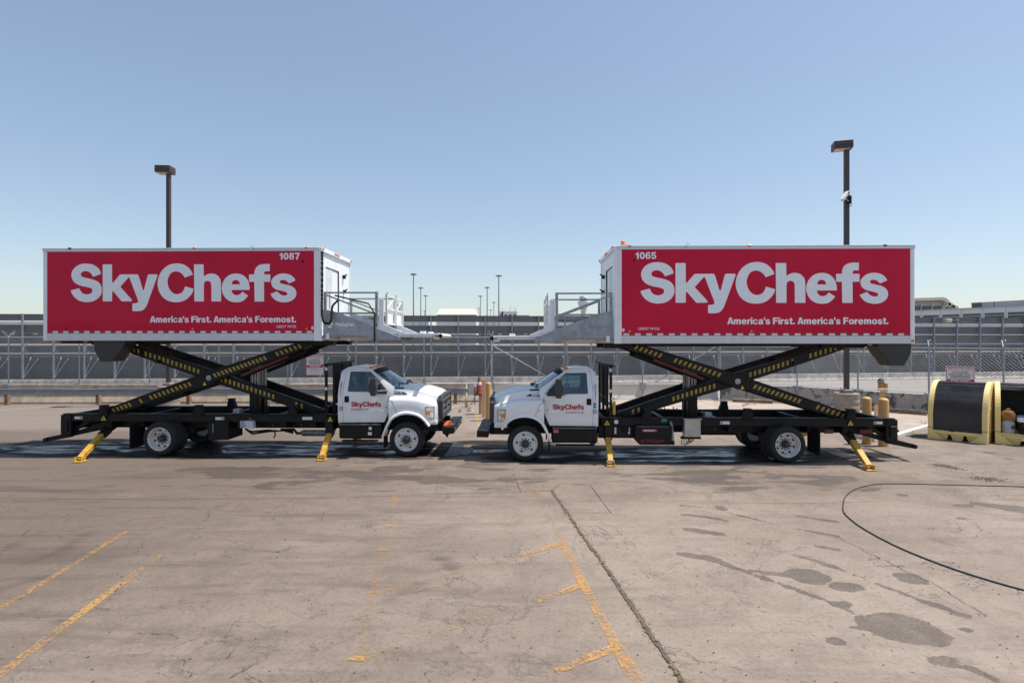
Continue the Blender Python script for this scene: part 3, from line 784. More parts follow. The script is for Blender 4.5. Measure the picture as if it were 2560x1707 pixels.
# ---------------------------------------------------------------- concrete barriers
JER = [(-.30, 0), (-.30, .08), (-.17, .33), (-.11, .90), (.11, .90), (.17, .33), (.30, .08), (.30, 0)]
def barrier(name, pts, m, label, hgt=.9, seglen=3.0, group=None):
    root = empty(name, (pts[0][0], pts[0][1], 0)); tag(root, label, 'barrier', group)
    ox, oy = pts[0]
    for i in range(len(pts) - 1):
        a = Vector(pts[i]) - Vector((ox, oy)); b_ = Vector(pts[i+1]) - Vector((ox, oy)); L = (b_ - a).length; n = max(1, round(L / seglen)); d = (b_ - a) / L; nr = Vector((-d.y, d.x))
        for k in range(n):
            s0, s1 = L * k / n + .012, L * (k + 1) / n - .012; secs = []
            jz = random.uniform(-.012, .012); jy = random.uniform(-.015, .015)
            for s_ in (s0, s1):
                c = a + d * s_ + nr * jy
                secs.append([(c.x + nr.x * p[0], c.y + nr.y * p[0], p[1] * hgt / .9 + (jz if p[1] > .1 else 0)) for p in JER])
            mb = MB().loft(secs, True); mb.f += [tuple(range(7, -1, -1)), tuple(range(8, 16))]
            mb.build('barrier_block', m, root, bevel=.012, recalc=True)
    return root
BL = [(-38, 26.9), (-14, 27.6), (-2.3, 28.1)]
barrier('concrete_barrier', BL, CONC_OLD, 'stained tan concrete barrier behind the steel guardrail', .92, 3.0)
barrier('concrete_barrier', [(-2.25, 28.12), (-1.05, 28.2)], CONC_RGH, 'short dark-stained concrete barrier block beside the traffic cone', .92, 3)
barrier('concrete_barrier', [(-1.0, 28.35), (10.3, 28.15)], CONC_WHT, 'clean white concrete barrier behind the right truck cab', .88, 3.7)
BR = [(10.4, 28.0), (13.5, 26.5), (16.9, 22.7), (21.5, 17.6)]
barrier('concrete_barrier', BR, CONC_BLO, 'blotchy grey concrete barrier carrying the fence on the right', .88, 3.3)
barrier('concrete_barrier', [(-48, 34.2), (0, 39.0), (40, 45.2), (60, 48.4)], CONC_RGH, 'long rough low concrete barrier at the foot of the blast fence', .52, 6.0)
# logs and loose kerb timber lying before the right barrier
for p, q, lb in (((10.6, 26.9), (12.2, 26.2), 'brown timber beam lying before the barrier, left of the lamp pedestal'), ((14.7, 24.0), (16.4, 22.15), 'brown timber beam lying before the barrier beside the yellow shed')):
    tag(MB().beam((*p, .20), (*q, .20), .22, .16).build('timber_beam', pm("weathered_timber", (.22, .16, .11), .9, var=.3, scale=4, bump=.3), bevel=.01), lb, 'timber beam', 'loose timber beams')

# ---------------------------------------------------------------- guardrail
def guardrail():
    root = empty('guardrail', (-38, 26.32, 0)); tag(root, 'galvanised steel guardrail running in front of the tan barrier', 'guardrail')
    P0, P1 = Vector((-38, 26.32)), Vector((-2.35, 27.25)); d = (P1 - P0).normalized()
    prof = [(0, .78), (-.045, .765), (-.05, .72), (0, .665), (.0, .61), (-.05, .555), (-.045, .51), (0, .495)]
    n = 9; L = (P1 - P0).length
    for k in range(n):
        secs = []
        for j in range(9):
            s_ = L * (k + j / 8) / n; c = P0 + d * s_ - P0; wob = .012 * math.sin(s_ * 1.7) + .01 * math.sin(s_ * .61)
            off = -.006 * (k % 2)
            secs.append([(c.x - d.y * p[0], c.y - .15 + p[0] * d.x + off, p[1] + wob) for p in prof])
        MB().loft(secs).build('rail_beam', RAILM, root, smooth=60)
    b = MB()
    c = P1 - P0
    b.loft([[(c.x + x, c.y - .15 + p[0]*(1-x*2), .64 + (p[1]-.64)*(1 - x * x * 9)) for p in prof] for x in (0, .1, .2, .28)]).build('end_terminal', GALV, root, smooth=60)
    for k in range(9):
        c = d * (1.2 + k * (L - 1.6) / 8)
        MB().box(c.x - .08, c.x + .08, c.y - .10, c.y + .08, 0, .70).build('post', pm("guard_post", (.24, .15, .10), .8, var=.3, scale=8), root)
guardrail()

# ---------------------------------------------------------------- chain-link fences
WIRE = pm("fence_wire", (.36, .375, .39), .45, metal=.35, var=.1, scale=3)
FPOST = pm("fence_post", (.30, .32, .345), .45, metal=.35, var=.12, scale=6)
def chainlink(P, Q, z0, z1, pitch=.085, r=.0045):
    b = MB(); P = Vector(P); Q = Vector(Q); L = (Q - P).length; d = (Q - P) / L; h = z1 - z0
    nr = Vector((-d.y, d.x))
    for sgn in (1, -1):
        t = -h
        while t < L + h:
            a, c = (t, t + h) if sgn > 0 else (t, t - h); za, zc = z0, z1
            s0, s1 = a, c
            def cl(s_): return z0 + (s_ - a) / (c - a) * h
            lo, hi = min(s0, s1), max(s0, s1); l2, h2 = max(lo, 0), min(hi, L)
            if h2 - l2 > .02:
                p3 = P + d * l2; q3 = P + d * h2; off = nr * (.004 * sgn)
                pa = Vector((p3.x + off.x, p3.y + off.y, cl(l2))); qa = Vector((q3.x + off.x, q3.y + off.y, cl(h2)))
                b.tube([pa, qa], r, 3, False)
            t += pitch
    return b
def fence(label, pts, zb, zt, gap, arms=True, braces=(), group=None, first=True, barb=True, mesh=.13):
    o2 = Vector(pts[0]); root = empty('chain_link_fence', (o2.x, o2.y, 0)); tag(root, label, 'fence', group)
    for i in range(len(pts) - 1):
        a, b_ = Vector(pts[i]) - o2, Vector(pts[i+1]) - o2; L = (b_ - a).length; d = (b_ - a) / L; n = max(1, round(L / gap))
        for k in range(n + (1 if i == len(pts) - 2 else 0)):
            c = a + d * (L * k / n); r = .045 if (k in (0,) and i == 0) else .032
            MB().lathe([(r, zb - .02), (r, zt + .04), (r * .6, zt + .07)], (c.x, c.y, 0), 'z', 10).build('post', FPOST, root, smooth=40)
            MB().box(c.x - .13, c.x + .13, c.y - .165, c.y + .13, zb - .26, zb + .03).build('foot_plate', pm("foot_plate", (.32, .35, .38), .5, metal=.4), root)
            if arms:
                m = MB(); m.beam((c.x, c.y, zt + .02), (c.x - .12, c.y - .22, zt + .32), .025, .03); m.beam((c.x, c.y, zt + .02), (c.x + .12, c.y + .22, zt + .32), .025, .03)
                m.build('barb_arm', FPOST, root)
        MB().tube([(a.x, a.y, zt), (b_.x, b_.y, zt)], .026, 8).build('top_rail', FPOST, root, smooth=40)
        MB().tube([(a.x, a.y, zb + .05), (b_.x, b_.y, zb + .05)], .010, 6).build('bottom_wire', FPOST, root)
        if barb:
            for j in range(3):
                z = zt + .10 + .09 * j; off = -.22 * (.12 + .08 * j) / .3
                MB().tube([(a.x, a.y + off, z), (b_.x, b_.y + off, z)], .006, 4).build('barbed_wire', WIRE, root)
        m = chainlink((a.x, a.y), (b_.x, b_.y), zb + .04, zt, mesh, .0055).build('wire_mesh', WIRE, root)
        tag(m, kind='stuff')
    for (s0, z0, s1, z1) in braces:
        a, b_ = Vector(pts[0]) - o2, Vector(pts[1]) - o2; d = (b_ - a).normalized()
        p, q = a + d * s0, a + d * s1
        MB().tube([(p.x, p.y - .05, z0), (q.x, q.y - .05, z1)], .026, 8).build('brace', FPOST, root, smooth=40)
    return root
fence('tall chain-link fence on the tan barrier behind the left truck', [(-38, 26.85), (-1.05, 28.15)], .92, 3.22, 3.45)
fence('chain-link fence standing on the white barrier behind the right truck', [(-1.0, 28.35), (10.35, 28.1)], .88, 2.80, 3.4, braces=((.1, 2.75, 3.3, .95), (8.2, .95, 11.2, 2.75)))
fence('chain-link fence on the blotchy barrier at the right, bending towards the sheds', [(10.4, 28.0), (13.5, 26.5), (16.9, 22.7), (21.5, 17.6)], .88, 2.76, 2.6)
# corner post with diagonal stays
# ---------------------------------------------------------------- jet blast fence
def blast():
    Y0, m = 47.1, .0917; th = math.atan(m)
    root = empty('blast_fence', (0, Y0, 0), th); tag(root, 'tall grey corrugated jet blast fence on steel posts behind the road', 'blast fence')
    S = 2.25; n0, n1 = -28, 30
    rows = [(5.10, 4.58, .10, .16), (4.26, 3.62, .18, .26), (3.50, 2.80, .30, .42), (2.64, 2.08, .50, .70), (1.96, .0, .85, 1.75)]
    first = {}
    for k in range(n0, n1):
        for ri, (zt, zb, ya, yb) in enumerate(rows):
            if ri not in first:
                b = MB(); nrid = max(4, round((zt - zb) / .15)); prof = []
                for j in range(nrid * 2 + 1):
                    t = j / (nrid * 2); prof.append((ya + (yb - ya) * t + (.04 if j % 2 else -.04), zt + (zb - zt) * t))
                b.loft([[(x, p[0], p[1]) for p in prof] for x in (.0, S)])
                first[ri] = b.build('corrugated_panel', BLAST, root, recalc=False); first[ri].location = (k * S, 0, 0)
            else: inst(first[ri], (k * S, 0, 0), root)
        def put(key, fn):
            if key not in first: first[key] = fn(); first[key].location = (k * S, 0, 0)
            else: inst(first[key], (k * S, 0, 0), root)
        put('p', lambda: MB().box(-.05, .05, -.10, .06, 0, 5.12).build('post', BLASTP, root))
        put('b1', lambda: MB().beam((0, -.02, .18), (.0, .9, 1.80), .05, .05).beam((.05, -.02, .15), (.55, .80, 1.62), .045, .045).build('brace', pm("brace_steel", (.46, .49, .54), .5, metal=.2), root))
        put('b2', lambda: MB().beam((.03, 0, 2.35), (.18, .30, 2.95), .045, .045).beam((.03, 0, 2.35), (.32, .50, 1.98), .045, .045).build('brace', pm("brace_steel", (.46, .49, .54), .5, metal=.2), root))
        for ri, (ra, rb, rc, rd) in enumerate(((-.02, .06, 4.24, 4.30), (.02, .10, 2.02, 2.08), (.02, .10, 1.76, 1.82), (.1, .16, 3.60, 3.65), (1.1, 1.16, 1.22, 1.25), (1.4, 1.45, .70, .73))):
            put('r%d' % ri, lambda: MB().box(0, S, ra, rb, rc, rd - .015).build('rail', GALV, root))
blast()

def floodlight():
    x = 39.0; y = 47.1 + .0917 * x - .55
    r = empty('floodlight', (x, y, 4.8)); tag(r, 'small tan floodlight box fixed near the top of the blast fence, right of the truck', 'floodlight')
    MB().box(-.30, .26, -.22, .18, -.17, .17).build('housing', pm("tan_floodlight", (.50, .40, .28), .5, var=.15), r, bevel=.03)
    MB().box(-.14, .18, -.235, -.222, -.11, .11).build('glass', pm("flood_glass", (.62, .60, .52), .25), r)
    MB().beam((.2, .0, 0), (1.35, .40, .12), .05, .05).build('arm', BLASTP, r)
floodlight()
# ---------------------------------------------------------------- far airport skyline
FARW = pm("far_white_wall", (.66, .665, .67), .6, var=.04, scale=.1)
FARG = pm("far_grey_wall", (.42, .44, .475), .6, var=.05, scale=.1)
FARD = pm("far_dark_glass", (.06, .075, .09), .2, var=.2, scale=.2)
FART = pm("far_tan_roof", (.62, .54, .44), .6, var=.05, scale=.1)
FARM = pm("mast_grey", (.25, .27, .29), .5, metal=.3)
def lowbuilding(label, u0, u1, Y, zt, fas, mat, n):
    x0, x1 = (u0 - 1280) * Y / F, (u1 - 1280) * Y / F
    r = empty('terminal_building', ((x0 + x1) / 2, Y, 0)); tag(r, label, 'building'); h = (x1 - x0) / 2
    MB().box(-h, h, 0, 40, 0, zt - fas).build('wall', FARG, r)
    MB().box(-h - .6, h + .6, -.8, 40.5, zt - fas, zt).build('fascia', mat, r)
    for k in range(n):
        a = -h + (k + .12) * 2 * h / n; b = -h + (k + .88) * 2 * h / n
        w_ = MB().box(a, b, -.15, .2, 2.2, zt - fas - 1.2).build('window', FARD, r)
lowbuilding('long low white terminal seen through the fence gaps at the left', -200, 1070, 430, 17.0, 4.0, FARW, 22)
lowbuilding('white terminal glimpsed through the blast fence between the trucks', 1095, 1345, 400, 15.8, 3.2, FARW, 8)
lowbuilding('white terminal wing glimpsed behind the right truck platform', 1395, 2100, 420, 16.6, 3.6, FARW, 16)
def tan():
    Y = 350; x0, x1 = (1091 - 1280) * Y / F, (1190 - 1280) * Y / F; h = (x1 - x0) / 2
    r = empty('hangar_building', ((x0 + x1) / 2, Y, 0)); tag(r, 'far hangar with a pale tan sloping roof and dark band', 'building')
    MB().box(-h, h, 0, 30, 0, 16.2).build('wall', FARW, r)
    MB().box(-h + .3, h - .3, .3, 29.7, 16.2, 18.7).build('louvre_band', FARD, r)
    for k in range(15):
        x = -h + (k + .5) * 2 * h / 15; MB().box(x - .15, x + .15, -.05, .3, 16.2, 18.7).build('column', FARW, r)
    MB().add([(-h, -.4, 18.7), (h, -.4, 18.7), (h, 30.4, 18.7), (-h, 30.4, 18.7), (-h + 1.4, 5, 22.6), (h - 1.4, 5, 22.6), (h - 1.4, 25, 22.6), (-h + 1.4, 25, 22.6)], [(0,1,5,4),(1,2,6,5),(2,3,7,6),(3,0,4,7),(4,5,6,7),(3,2,1,0)]).build('roof', FART, r)
tan()
def antenna_block():
    Y = 500; k = Y / F
    x0 = (1247 - 1280) * k; x1 = (1293 - 1280) * k; x2 = (1323 - 1280) * k
    r = empty('control_block', (x0, Y, 0)); tag(r, 'far pale block with a forest of thin antennas on its roof', 'building')
    MB().box(0, x1 - x0, 0, 12, 0, 28.3).build('wall', FARW, r); MB().box(x1 - x0 + .1, x2 - x0, 0, 12, 0, 25).build('wall', FARG, r)
    for j in range(4): MB().box(1 + j * 4, 3.6 + j * 4, -.12, .1, 22.5, 25.5).build('window', FARD, r)
    for j in range(9):
        x = random.uniform(.5, x1 - x0 - .5); MB().tube([(x, 5, 28.2), (x, 5, 28.2 + random.uniform(2, 6))], .10, 5).build('antenna', FARM, r)
antenna_block()
def jet():
    Y = 470; k = Y / F; x = (1258 - 1280) * k
    r = empty('parked_airliner', (x, Y, 0)); tag(r, 'parked airliner with a dark blue tail fin, far behind the fence', 'aircraft')
    NAVY = pm("navy_tail", (.02, .03, .12), .4, var=.1)
    fus = MB(); prof = [(0.1, -38), (1.4, -36), (2.0, -32), (2.0, 0), (1.5, 8), (.5, 15), (.1, 16)]
    fus.lathe(prof, (-14, 0, 5), 'x', 16).build('fuselage', FARW, r, smooth=50)
    MB().prism([(-7, 6.5), (-2.4, 6.5), (.3, 26.5), (-1.2, 26.5)], -.25, .25, 'y').build('tail_fin', NAVY, r)
    MB().box(-6, -2, -7, 7, 6.2, 6.5).build('tailplane', FARW, r)
    for sx, sy in ((-34, 0), (-16, 2.5), (-16, -2.5)): MB().lathe([(.6, -.4), (.6, .4)], (sx, sy, .6), 'y', 12).tube([(sx, sy, .6), (sx, sy, 3.4)], .2, 6).build('landing_gear', FARM, r)
    MB().add([(-24, -1, 4.2), (-17, -1, 4.2), (-12, -17, 5.4), (-14, -17, 5.4), (-24, -1, 4.6), (-17, -1, 4.5), (-12, -17, 5.6), (-14, -17, 5.6)], [(0,1,2,3),(7,6,5,4),(0,4,5,1),(1,5,6,2),(2,6,7,3),(3,7,4,0)]).build('wing', FARW, r)
jet()
def tower():
    Y = 800; k = Y / F; x = (1458.5 - 1280) * k
    r = empty('control_tower', (x, Y, 0)); tag(r, 'distant white airport control tower with a flared top, framed by the right platform rails', 'tower')
    MB().lathe([(3.6, 0), (3.2, 39), (4.0, 44), (6.0, 50), (8.2, 55.5), (8.2, 57)], (0, 0, 0), 'z', 28).build('shaft', FARW, r, smooth=40)
    MB().lathe([(5.0, 57), (5.4, 61.5)], (0, 0, 0), 'z', 20).build('cab_glass', FARD, r)
    MB().lathe([(5.6, 61.5), (5.8, 63.8), (5.2, 65.2), (.1, 65.4)], (0, 0, 0), 'z', 28).build('cab_roof', FARW, r, smooth=40)
    MB().lathe([(7.2, 57), (7.2, 58.0), (5.1, 58.0)], (0, 0, 0), 'z', 28).build('balcony', FARG, r)
    MB().prism([(-.6, 2), (.6, 2), (1.3, 48), (-1.3, 48)], -6.4, -3.2, 'y').build('glass_slot', pm("pale_green_glass", (.45, .55, .55), .3), r)
tower()
def masts():
    base = None
    L = [(1033.7, 682), (1052, 717), (1061.7, 776), (1064, 737), (1197.6, 769), (1201, 738), (1218, 716), (1226.8, 773), (1234.6, 754), (1247, 686)]
    nm = ['tallest and leftmost floodlight mast between the trucks', 'second floodlight mast from the left between the trucks', 'tiny far floodlight mast in the left cluster, third from the left', 'rightmost floodlight mast of the left cluster', 'tiny far mast, leftmost of the right cluster', 'short mast, second in the right cluster of floodlight masts', 'middle-height mast, third in the right cluster of floodlight masts', 'tiny far mast, fourth in the right cluster of floodlight masts', 'low mast just left of the tallest in the right cluster', 'tallest and rightmost floodlight mast between the trucks']
    for (u, v), lb in zip(L, nm):
        Y = 26.9 * F / (HV - v)
        r = empty('floodlight_mast', ((u - 1280) * Y / F, Y, 0)); tag(r, lb, 'floodlight mast', 'floodlight masts on the far apron')
        if base is None:
            a = MB().lathe([(.34, 0), (.20, 29.4)], (0, 0, 0), 'z', 8).build('pole', FARM, r, smooth=60)
            b = MB().lathe([(.25, 29.2), (.95, 29.4), (.95, 29.6), (.25, 29.9)], (0, 0, 0), 'z', 12)
            for k in range(6):
                t = k * math.pi / 3; b.box(1.05*math.cos(t) - .22, 1.05*math.cos(t) + .22, 1.05*math.sin(t) - .22, 1.05*math.sin(t) + .22, 29.1, 29.55)
            b = b.build('light_ring', FARM, r); base = (a, b)
        else:
            for s_ in base: inst(s_, (0, 0, 0), r)
masts()
def right_terminal():
    A, B = Vector((208, 318)), Vector((262, 183)); d = (B - A).normalized(); L = (B - A).length; th = math.atan2(d.y, d.x)
    r = empty('terminal_building', (A.x, A.y, 0), th); tag(r, 'long pale terminal with a dark window strip at the right edge', 'building')
    MB().box(0, L, 0, 40, 0, 18.3).build('wall', FARW, r)
    MB().box(-.3, L + .3, -.5, 40.3, 18.3, 18.75).build('parapet', FARG, r)
    n = 14
    for k in range(n):
        a = 14 + (L - 14) * k / n
        w_ = MB().box(a + .8, a + (L - 14) / n - .8, -.12, .1, 12.6, 15.8).build('window', FARD, r)
        MB().box(a + .4, a + (L - 14) / n - .4, -.16, -.13, 14.5, 14.7).build('mullion', FARW, w_)
        MB().box(a - .08, a + .08, -.14, .05, 10, 18.2).build('panel_joint', FARG, r)
    r2 = empty('rooftop_block', (A.x + d.x * 46, A.y + d.y * 46, 18.76), th); tag(r2, 'grey flat-roofed block on top of the pale terminal', 'building')
    MB().box(0, L - 46, 2, 30, 0, 2.2).build('wall', FARG, r2); MB().box(-.3, L - 45.8, 1.5, 30.5, 2.2, 2.5).build('parapet', FARG, r2)
    MB().box(-.35, 0, 1.9, 6, 0, 2.6).build('red_end_wall', pm("dull_red", (.35, .08, .10), .6), r2); MB().box(.02, 4, 1.8, 2, 0, 2.6).build('dark_bay', FARD, r2)
    for k in range(8): MB().box(9 + k * 13, 9.25 + k * 13, 1.9, 2.05, 0, 2.6).build('panel_joint', FARD, r2)
    Y = 470; k = Y / F
    x0, x1 = (2210 - 1280) * k, (2377 - 1280) * k
    r3 = empty('vaulted_hall', (x0, Y, 0)); tag(r3, 'far terminal hall with curved ribbed white roofs beyond the right truck', 'building')
    W_ = x1 - x0
    MB().box(0, W_ - 6, 0, 30, 0, 26).build('wall', FARW, r3)
    MB().box(2, W_ - 8, .4, 29, 26, 31).build('clerestory', FARD, r3)
    VROOF = pm("vault_roof", (.66, .60, .53), .5, var=.06, scale=.2); GAB = pm("vault_gable", (.30, .265, .225), .6, var=.1, scale=.3)
    for j, (xa, xb, top, zb) in enumerate(((0, W_ - 1.0, 38.6, 28.0), (W_ - 5.5, W_ + 2.6, 34.2, 25.5), (W_ - 3.0, W_ + 6.2, 32.2, 25.0))):
        rr = top - zb; wd = min(rr * .72, (xb - xa) * .6)
        arc = [(xb - wd + wd * math.sin(t), zb + rr * math.cos(t) ** .8) for t in [i * math.pi / 24 for i in range(13)]]
        lead = [(xa, top - (2.2 if j == 0 else 3.0)), (xa + (xb - wd - xa) * .5, top - .9)]
        outer = lead + arc
        inner = [(p[0] - 1.1, p[1] - 2.4) for p in outer][::-1]
        v = MB().prism(outer + inner, -2, 32, 'y').build('roof_vault', VROOF, r3)
        MB().prism([(p[0] - 1.1, p[1] - 2.4) for p in outer] + [(xb - 1.6, zb - 2), (xa, zb - 2)], 1.0, 1.6, 'y').build('gable', GAB, v)
        for q in range(6):
            x = xa + (xb - xa) * (q + .5) / 6; MB().beam((x - 2.2, -.5, zb - 1), (x, -.5, top - 5), .3, .4).build('strut', FARW, v)
        for q in range(4): MB().box(xa + 1, xb - 3.5, .7, .95, zb + 1.2 + q * 1.5, zb + 1.5 + q * 1.5).build('rib', FARW, v)
right_terminal()

# ---------------------------------------------------------------- lamp posts
def lamp(label, x, y, top, rz, label_head=None):
    r = empty('lamp_post', (x, y, 0)); tag(r, label, 'lamp post', 'brown car park lamp posts')
    ped = MB()
    for k in range(4): ped.lathe([(.455, .235 * k), (.462, .235 * k + .02), (.462, .235 * k + .215), (.455, .235 * k + .235)], (0, 0, 0), 'z', 28)
    MB().lathe([(.462, 0), (.465, .12), (.455, .235), (.462, .25), (.462, .46), (.454, .475), (.462, .49), (.462, .70), (.455, .715), (.46, .73), (.46, .93), (.44, .95)], (0, 0, 0), 'z', 32).build('pedestal', CONC_PED, r, smooth=30)
    MB().box(-.19, .19, -.19, .19, .95, 1.10).build('base_cover', pm("base_cover", (.24, .20, .17), .6, var=.15), r, bevel=.02)
    MB().box(-.082, .082, -.082, .082, 1.10, top - .34).build('pole', BROWNP, r, bevel=.012)
    c, s_ = math.cos(rz), math.sin(rz)
    def rot(p): return (p[0] * c - p[1] * s_, p[0] * s_ + p[1] * c, p[2])
    hd = MB().box(-.50, .18, -.27, .27, top - .32, top).xf(rot).build('lamp_head', BROWNH, r, bevel=.015)
    MB().box(-.45, .06, -.22, .22, top - .332, top - .321).xf(rot).build('lens', pm("lamp_glass", (.60, .57, .50), .3), hd)
    MB().box(-.505, .186, -.276, .276, top - .20, top - .192).xf(rot).build('seam', BLACK2, hd)
    for s2 in (-1, 1):
        for t2 in (-1, 1): MB().lathe([(.018, 1.10), (.018, 1.16)], (s2 * .15, t2 * .15, 0), 'z', 6).build('anchor_bolt', GALV, r)
    return r
lamp('brown square lamp post on a concrete drum behind the left truck', -16.0, 26.1, 11.15, R(4))
lamp('brown square lamp post carrying a white security camera, behind the right truck', 13.5, 22.6, 11.08, R(-16))
def cctv():
    r = empty('security_camera', (13.5, 22.6, 8.85)); tag(r, 'white security camera on an arm halfway up the right lamp post', 'camera')
    MB().beam((-.10, -.18, .10), (-.36, -.30, -.20), .14, .13).build('housing', pm("camera_white", (.74, .72, .70), .4), r, bevel=.02)
    MB().beam((-.08, -.19, .185), (-.42, -.33, -.19), .17, .015).build('sun_shield', pm("camera_white", (.74, .72, .70), .4), r)
    MB().tube([(-.2, -.23, -.08), (-.1, -.2, -.18), (.0, -.115, -.2)], .025, 6).build('bracket', FPOST, r)
    MB().box(-.06, .13, -.13, -.10, -.30, .0).build('back_plate', BLACK2, r); MB().box(.10, .15, -.10, .06, -.1, .05).build('junction_box', GALV, r)
    MB().tube([(-.15, -.22, -.15), (-.05, -.2, -.36), (.08, -.17, -.42), (.11, -.14, -.32)], .012, 5).build('cable', BLACK2, r)
cctv()

# ---------------------------------------------------------------- bollards, cone, small posts
def bollard(label, u, vb, vt, rad, y=None):
    if y is None: x, y = gp(u, vb)
    else: x = (u - 1280) * y / F
    z = H - (vt - HV) * y / F
    o = MB().lathe([(rad, 0), (rad, z - .09), (rad * .95, z - .045), (rad * .75, z - .015), (rad * .4, z), (.001, z + .002)], (0, 0, 0), 'z', 24).build('bollard', TANP, None, smooth=50)
    o.location = (x, y, 0); tag(o, label, 'bollard', 'tan steel bollards'); return o
bollard('tan bollard behind the right truck tail, left of the pair', 2166.5, 1110, 992, .125)
bollard('tan bollard behind the right truck tail, right of the pair', 2209, 1115, 995, .135)
bollard('tall tan bollard beside the right truck grille', 1221, 1051.5, 955, .115)
bollard('short tan bollard peeking over the right truck hood', 1241, 0, 978, .115, 24.0)
o = MB().box(-.065, .065, -.065, .065, 0, 1.52).build('square_post', pm("pale_post", (.66, .48, .33), .6, var=.08)); o.location = (*gp(1209, 1043), 0)
tag(o, 'pale square post between the cone and the tall bollard', 'post')
o = MB().lathe([(.085, 0), (.085, .80)], (0, 0, 0), 'z', 16).build('cone_post', TANP, None, smooth=50); cx, cy = (1202 - 1280) * 23.3 / F, 23.3; o.location = (cx, cy, 0)
tag(o, 'low tan pipe post with a traffic cone set on it', 'post')
def cone():
    r = empty('traffic_cone', (cx - .06, cy - .02, .80)); tag(r, 'faded red traffic cone standing on a low post between the trucks', 'traffic cone')
    MB().box(-.21, .21, -.19, .19, 0, .045).build('base', BLACK2, r, bevel=.01)
    b = MB().lathe([(.165, .045), (.15, .10), (.055, .66), (.03, .78), (.02, .79)], (0, 0, 0), 'z', 20).build('cone_body', CONE, r, smooth=40)
    MB().lathe([(.095, .43), (.074, .555)], (0, 0, 0), 'z', 20).build('reflective_band', TAPEW, r, smooth=40)
cone()
def stand():
    x, y = (1187 - 1280) * 26.9 / F, 26.9
    r = empty('sign_stand', (x, y, 0)); tag(r, 'thin black stand leaning by the barrier end', 'stand')
    MB().tube([(0, 0, 0), (0, .02, .95)], .022, 6).build('pole', BLACK2, r); MB().tube([(0, 0, .35), (-.16, -.1, 0)], .016, 6).build('leg', BLACK2, r); MB().tube([(0, .02, .85), (0, .02, 1.02)], .03, 8).build('cap', TXTW, r)
stand()
def utility():
    y = 20.6; x = (2206 - 1280) * y / F
    r = empty('utility_post', (x, y, .118)); tag(r, 'tan utility post with a cross arm and grey dome behind the right bollard', 'utility post')
    MB().box(-.055, .055, -.05, .05, 0, 1.12).build('post', TANP, r, bevel=.006)
    MB().box(-.16, .16, -.07, .05, 1.10, 1.19).build('cross_arm', pm("pale_cap", (.62, .52, .42), .6), r, bevel=.006)
    MB().box(-.02, .12, .02, .24, 1.12, 1.40).build('meter_box', pm("brown_box", (.36, .20, .07), .6, var=.15), r, bevel=.008)
    MB().box(.13, .20, .0, .22, 1.06, 1.38).build('side_cover', TANP, r)
    MB().lathe([(.115, 1.40), (.115, 1.45), (.09, 1.52), (.03, 1.56), (.001, 1.565)], (.03, .13, 0), 'z', 16).build('dome', PLAST, r, smooth=50)
    MB().lathe([(.120, 1.43), (.120, 1.452)], (.03, .13, 0), 'z', 16).build('band', TAPEW, r)
    MB().box(-.24, -.12, -.02, .1, 0, .58).build('lower_box', pm("pale_post", (.66, .48, .33), .6), r)
utility()

# ---------------------------------------------------------------- signs on the fence
def sign(label, loc, rz, wd, ht):
    r = empty('warning_sign', loc, rz); tag(r, label, 'sign', 'restricted area signs')
    MB().box(0, wd, -.004, .004, 0, ht).build('plate', pm("sign_white", (.68, .68, .67), .45, var=.04), r)
    b = MB(); e = .018 * wd / .85
    for a in ((e, wd - e, ht - 2 * e, ht - e), (e, wd - e, e, 2 * e), (e, 2 * e, 2 * e, ht - 2 * e), (wd - 2 * e, wd - e, 2 * e, ht - 2 * e)): b.box(a[0], a[1], -.007, -.004, a[2], a[3])
    b.build('red_border', TXTR, r)
    RD = pm("sign_red", (.48, .02, .05), .5, var=.05); BK = TXTK
    small("RESTRICTED AREA", .08 * wd, .885 * ht, .84 * wd, -.008, RD, r, tall=.062 * ht)
    small("UNDER SURVEILLANCE", .10 * wd, .825 * ht, .80 * wd, -.008, RD, r, tall=.030 * ht)
    small("AUTHORIZED", .22 * wd, .735 * ht, .56 * wd, -.008, BK, r, tall=.062 * ht)
    small("PERSONNEL ONLY", .10 * wd, .655 * ht, .80 * wd, -.008, BK, r, tall=.062 * ht)
    b = MB()
    for z in (.615, .575, .535): b.box(.16 * wd, .84 * wd, -.006, -.0045, z * ht, (z + .018) * ht)
    b.build('fine_print', TXTK, r)
    MB().box(.036 * wd, .964 * wd, -.006, -.0045, .37 * ht, .50 * ht).build('red_band', RD, r)
    small("TOW-AWAY", .17 * wd, .395 * ht, .66 * wd, -.010, TXTW, r, tall=.085 * ht)
    b = MB()
    for z, a in ((.325, .12), (.275, .16), (.225, .14), (.165, .22), (.115, .18)): b.box(a * wd, (1 - a) * wd, -.006, -.0045, z * ht, (z + .016) * ht)
    b.build('fine_print', pm("pale_red_print", (.45, .18, .2), .6), r)
sign('white and red tow-away sign wired to the fence behind the left truck', (-10.05, 27.35, 1.37), R(1.2), .84, .98)
sign('white and red tow-away sign just above the closed yellow shed', (17.0, 21.95, 1.05), R(-18), .95, 1.02)
sign('white and red tow-away sign cut off at the right photo edge', (19.3, 19.9, .95), R(-25), .85, .98)

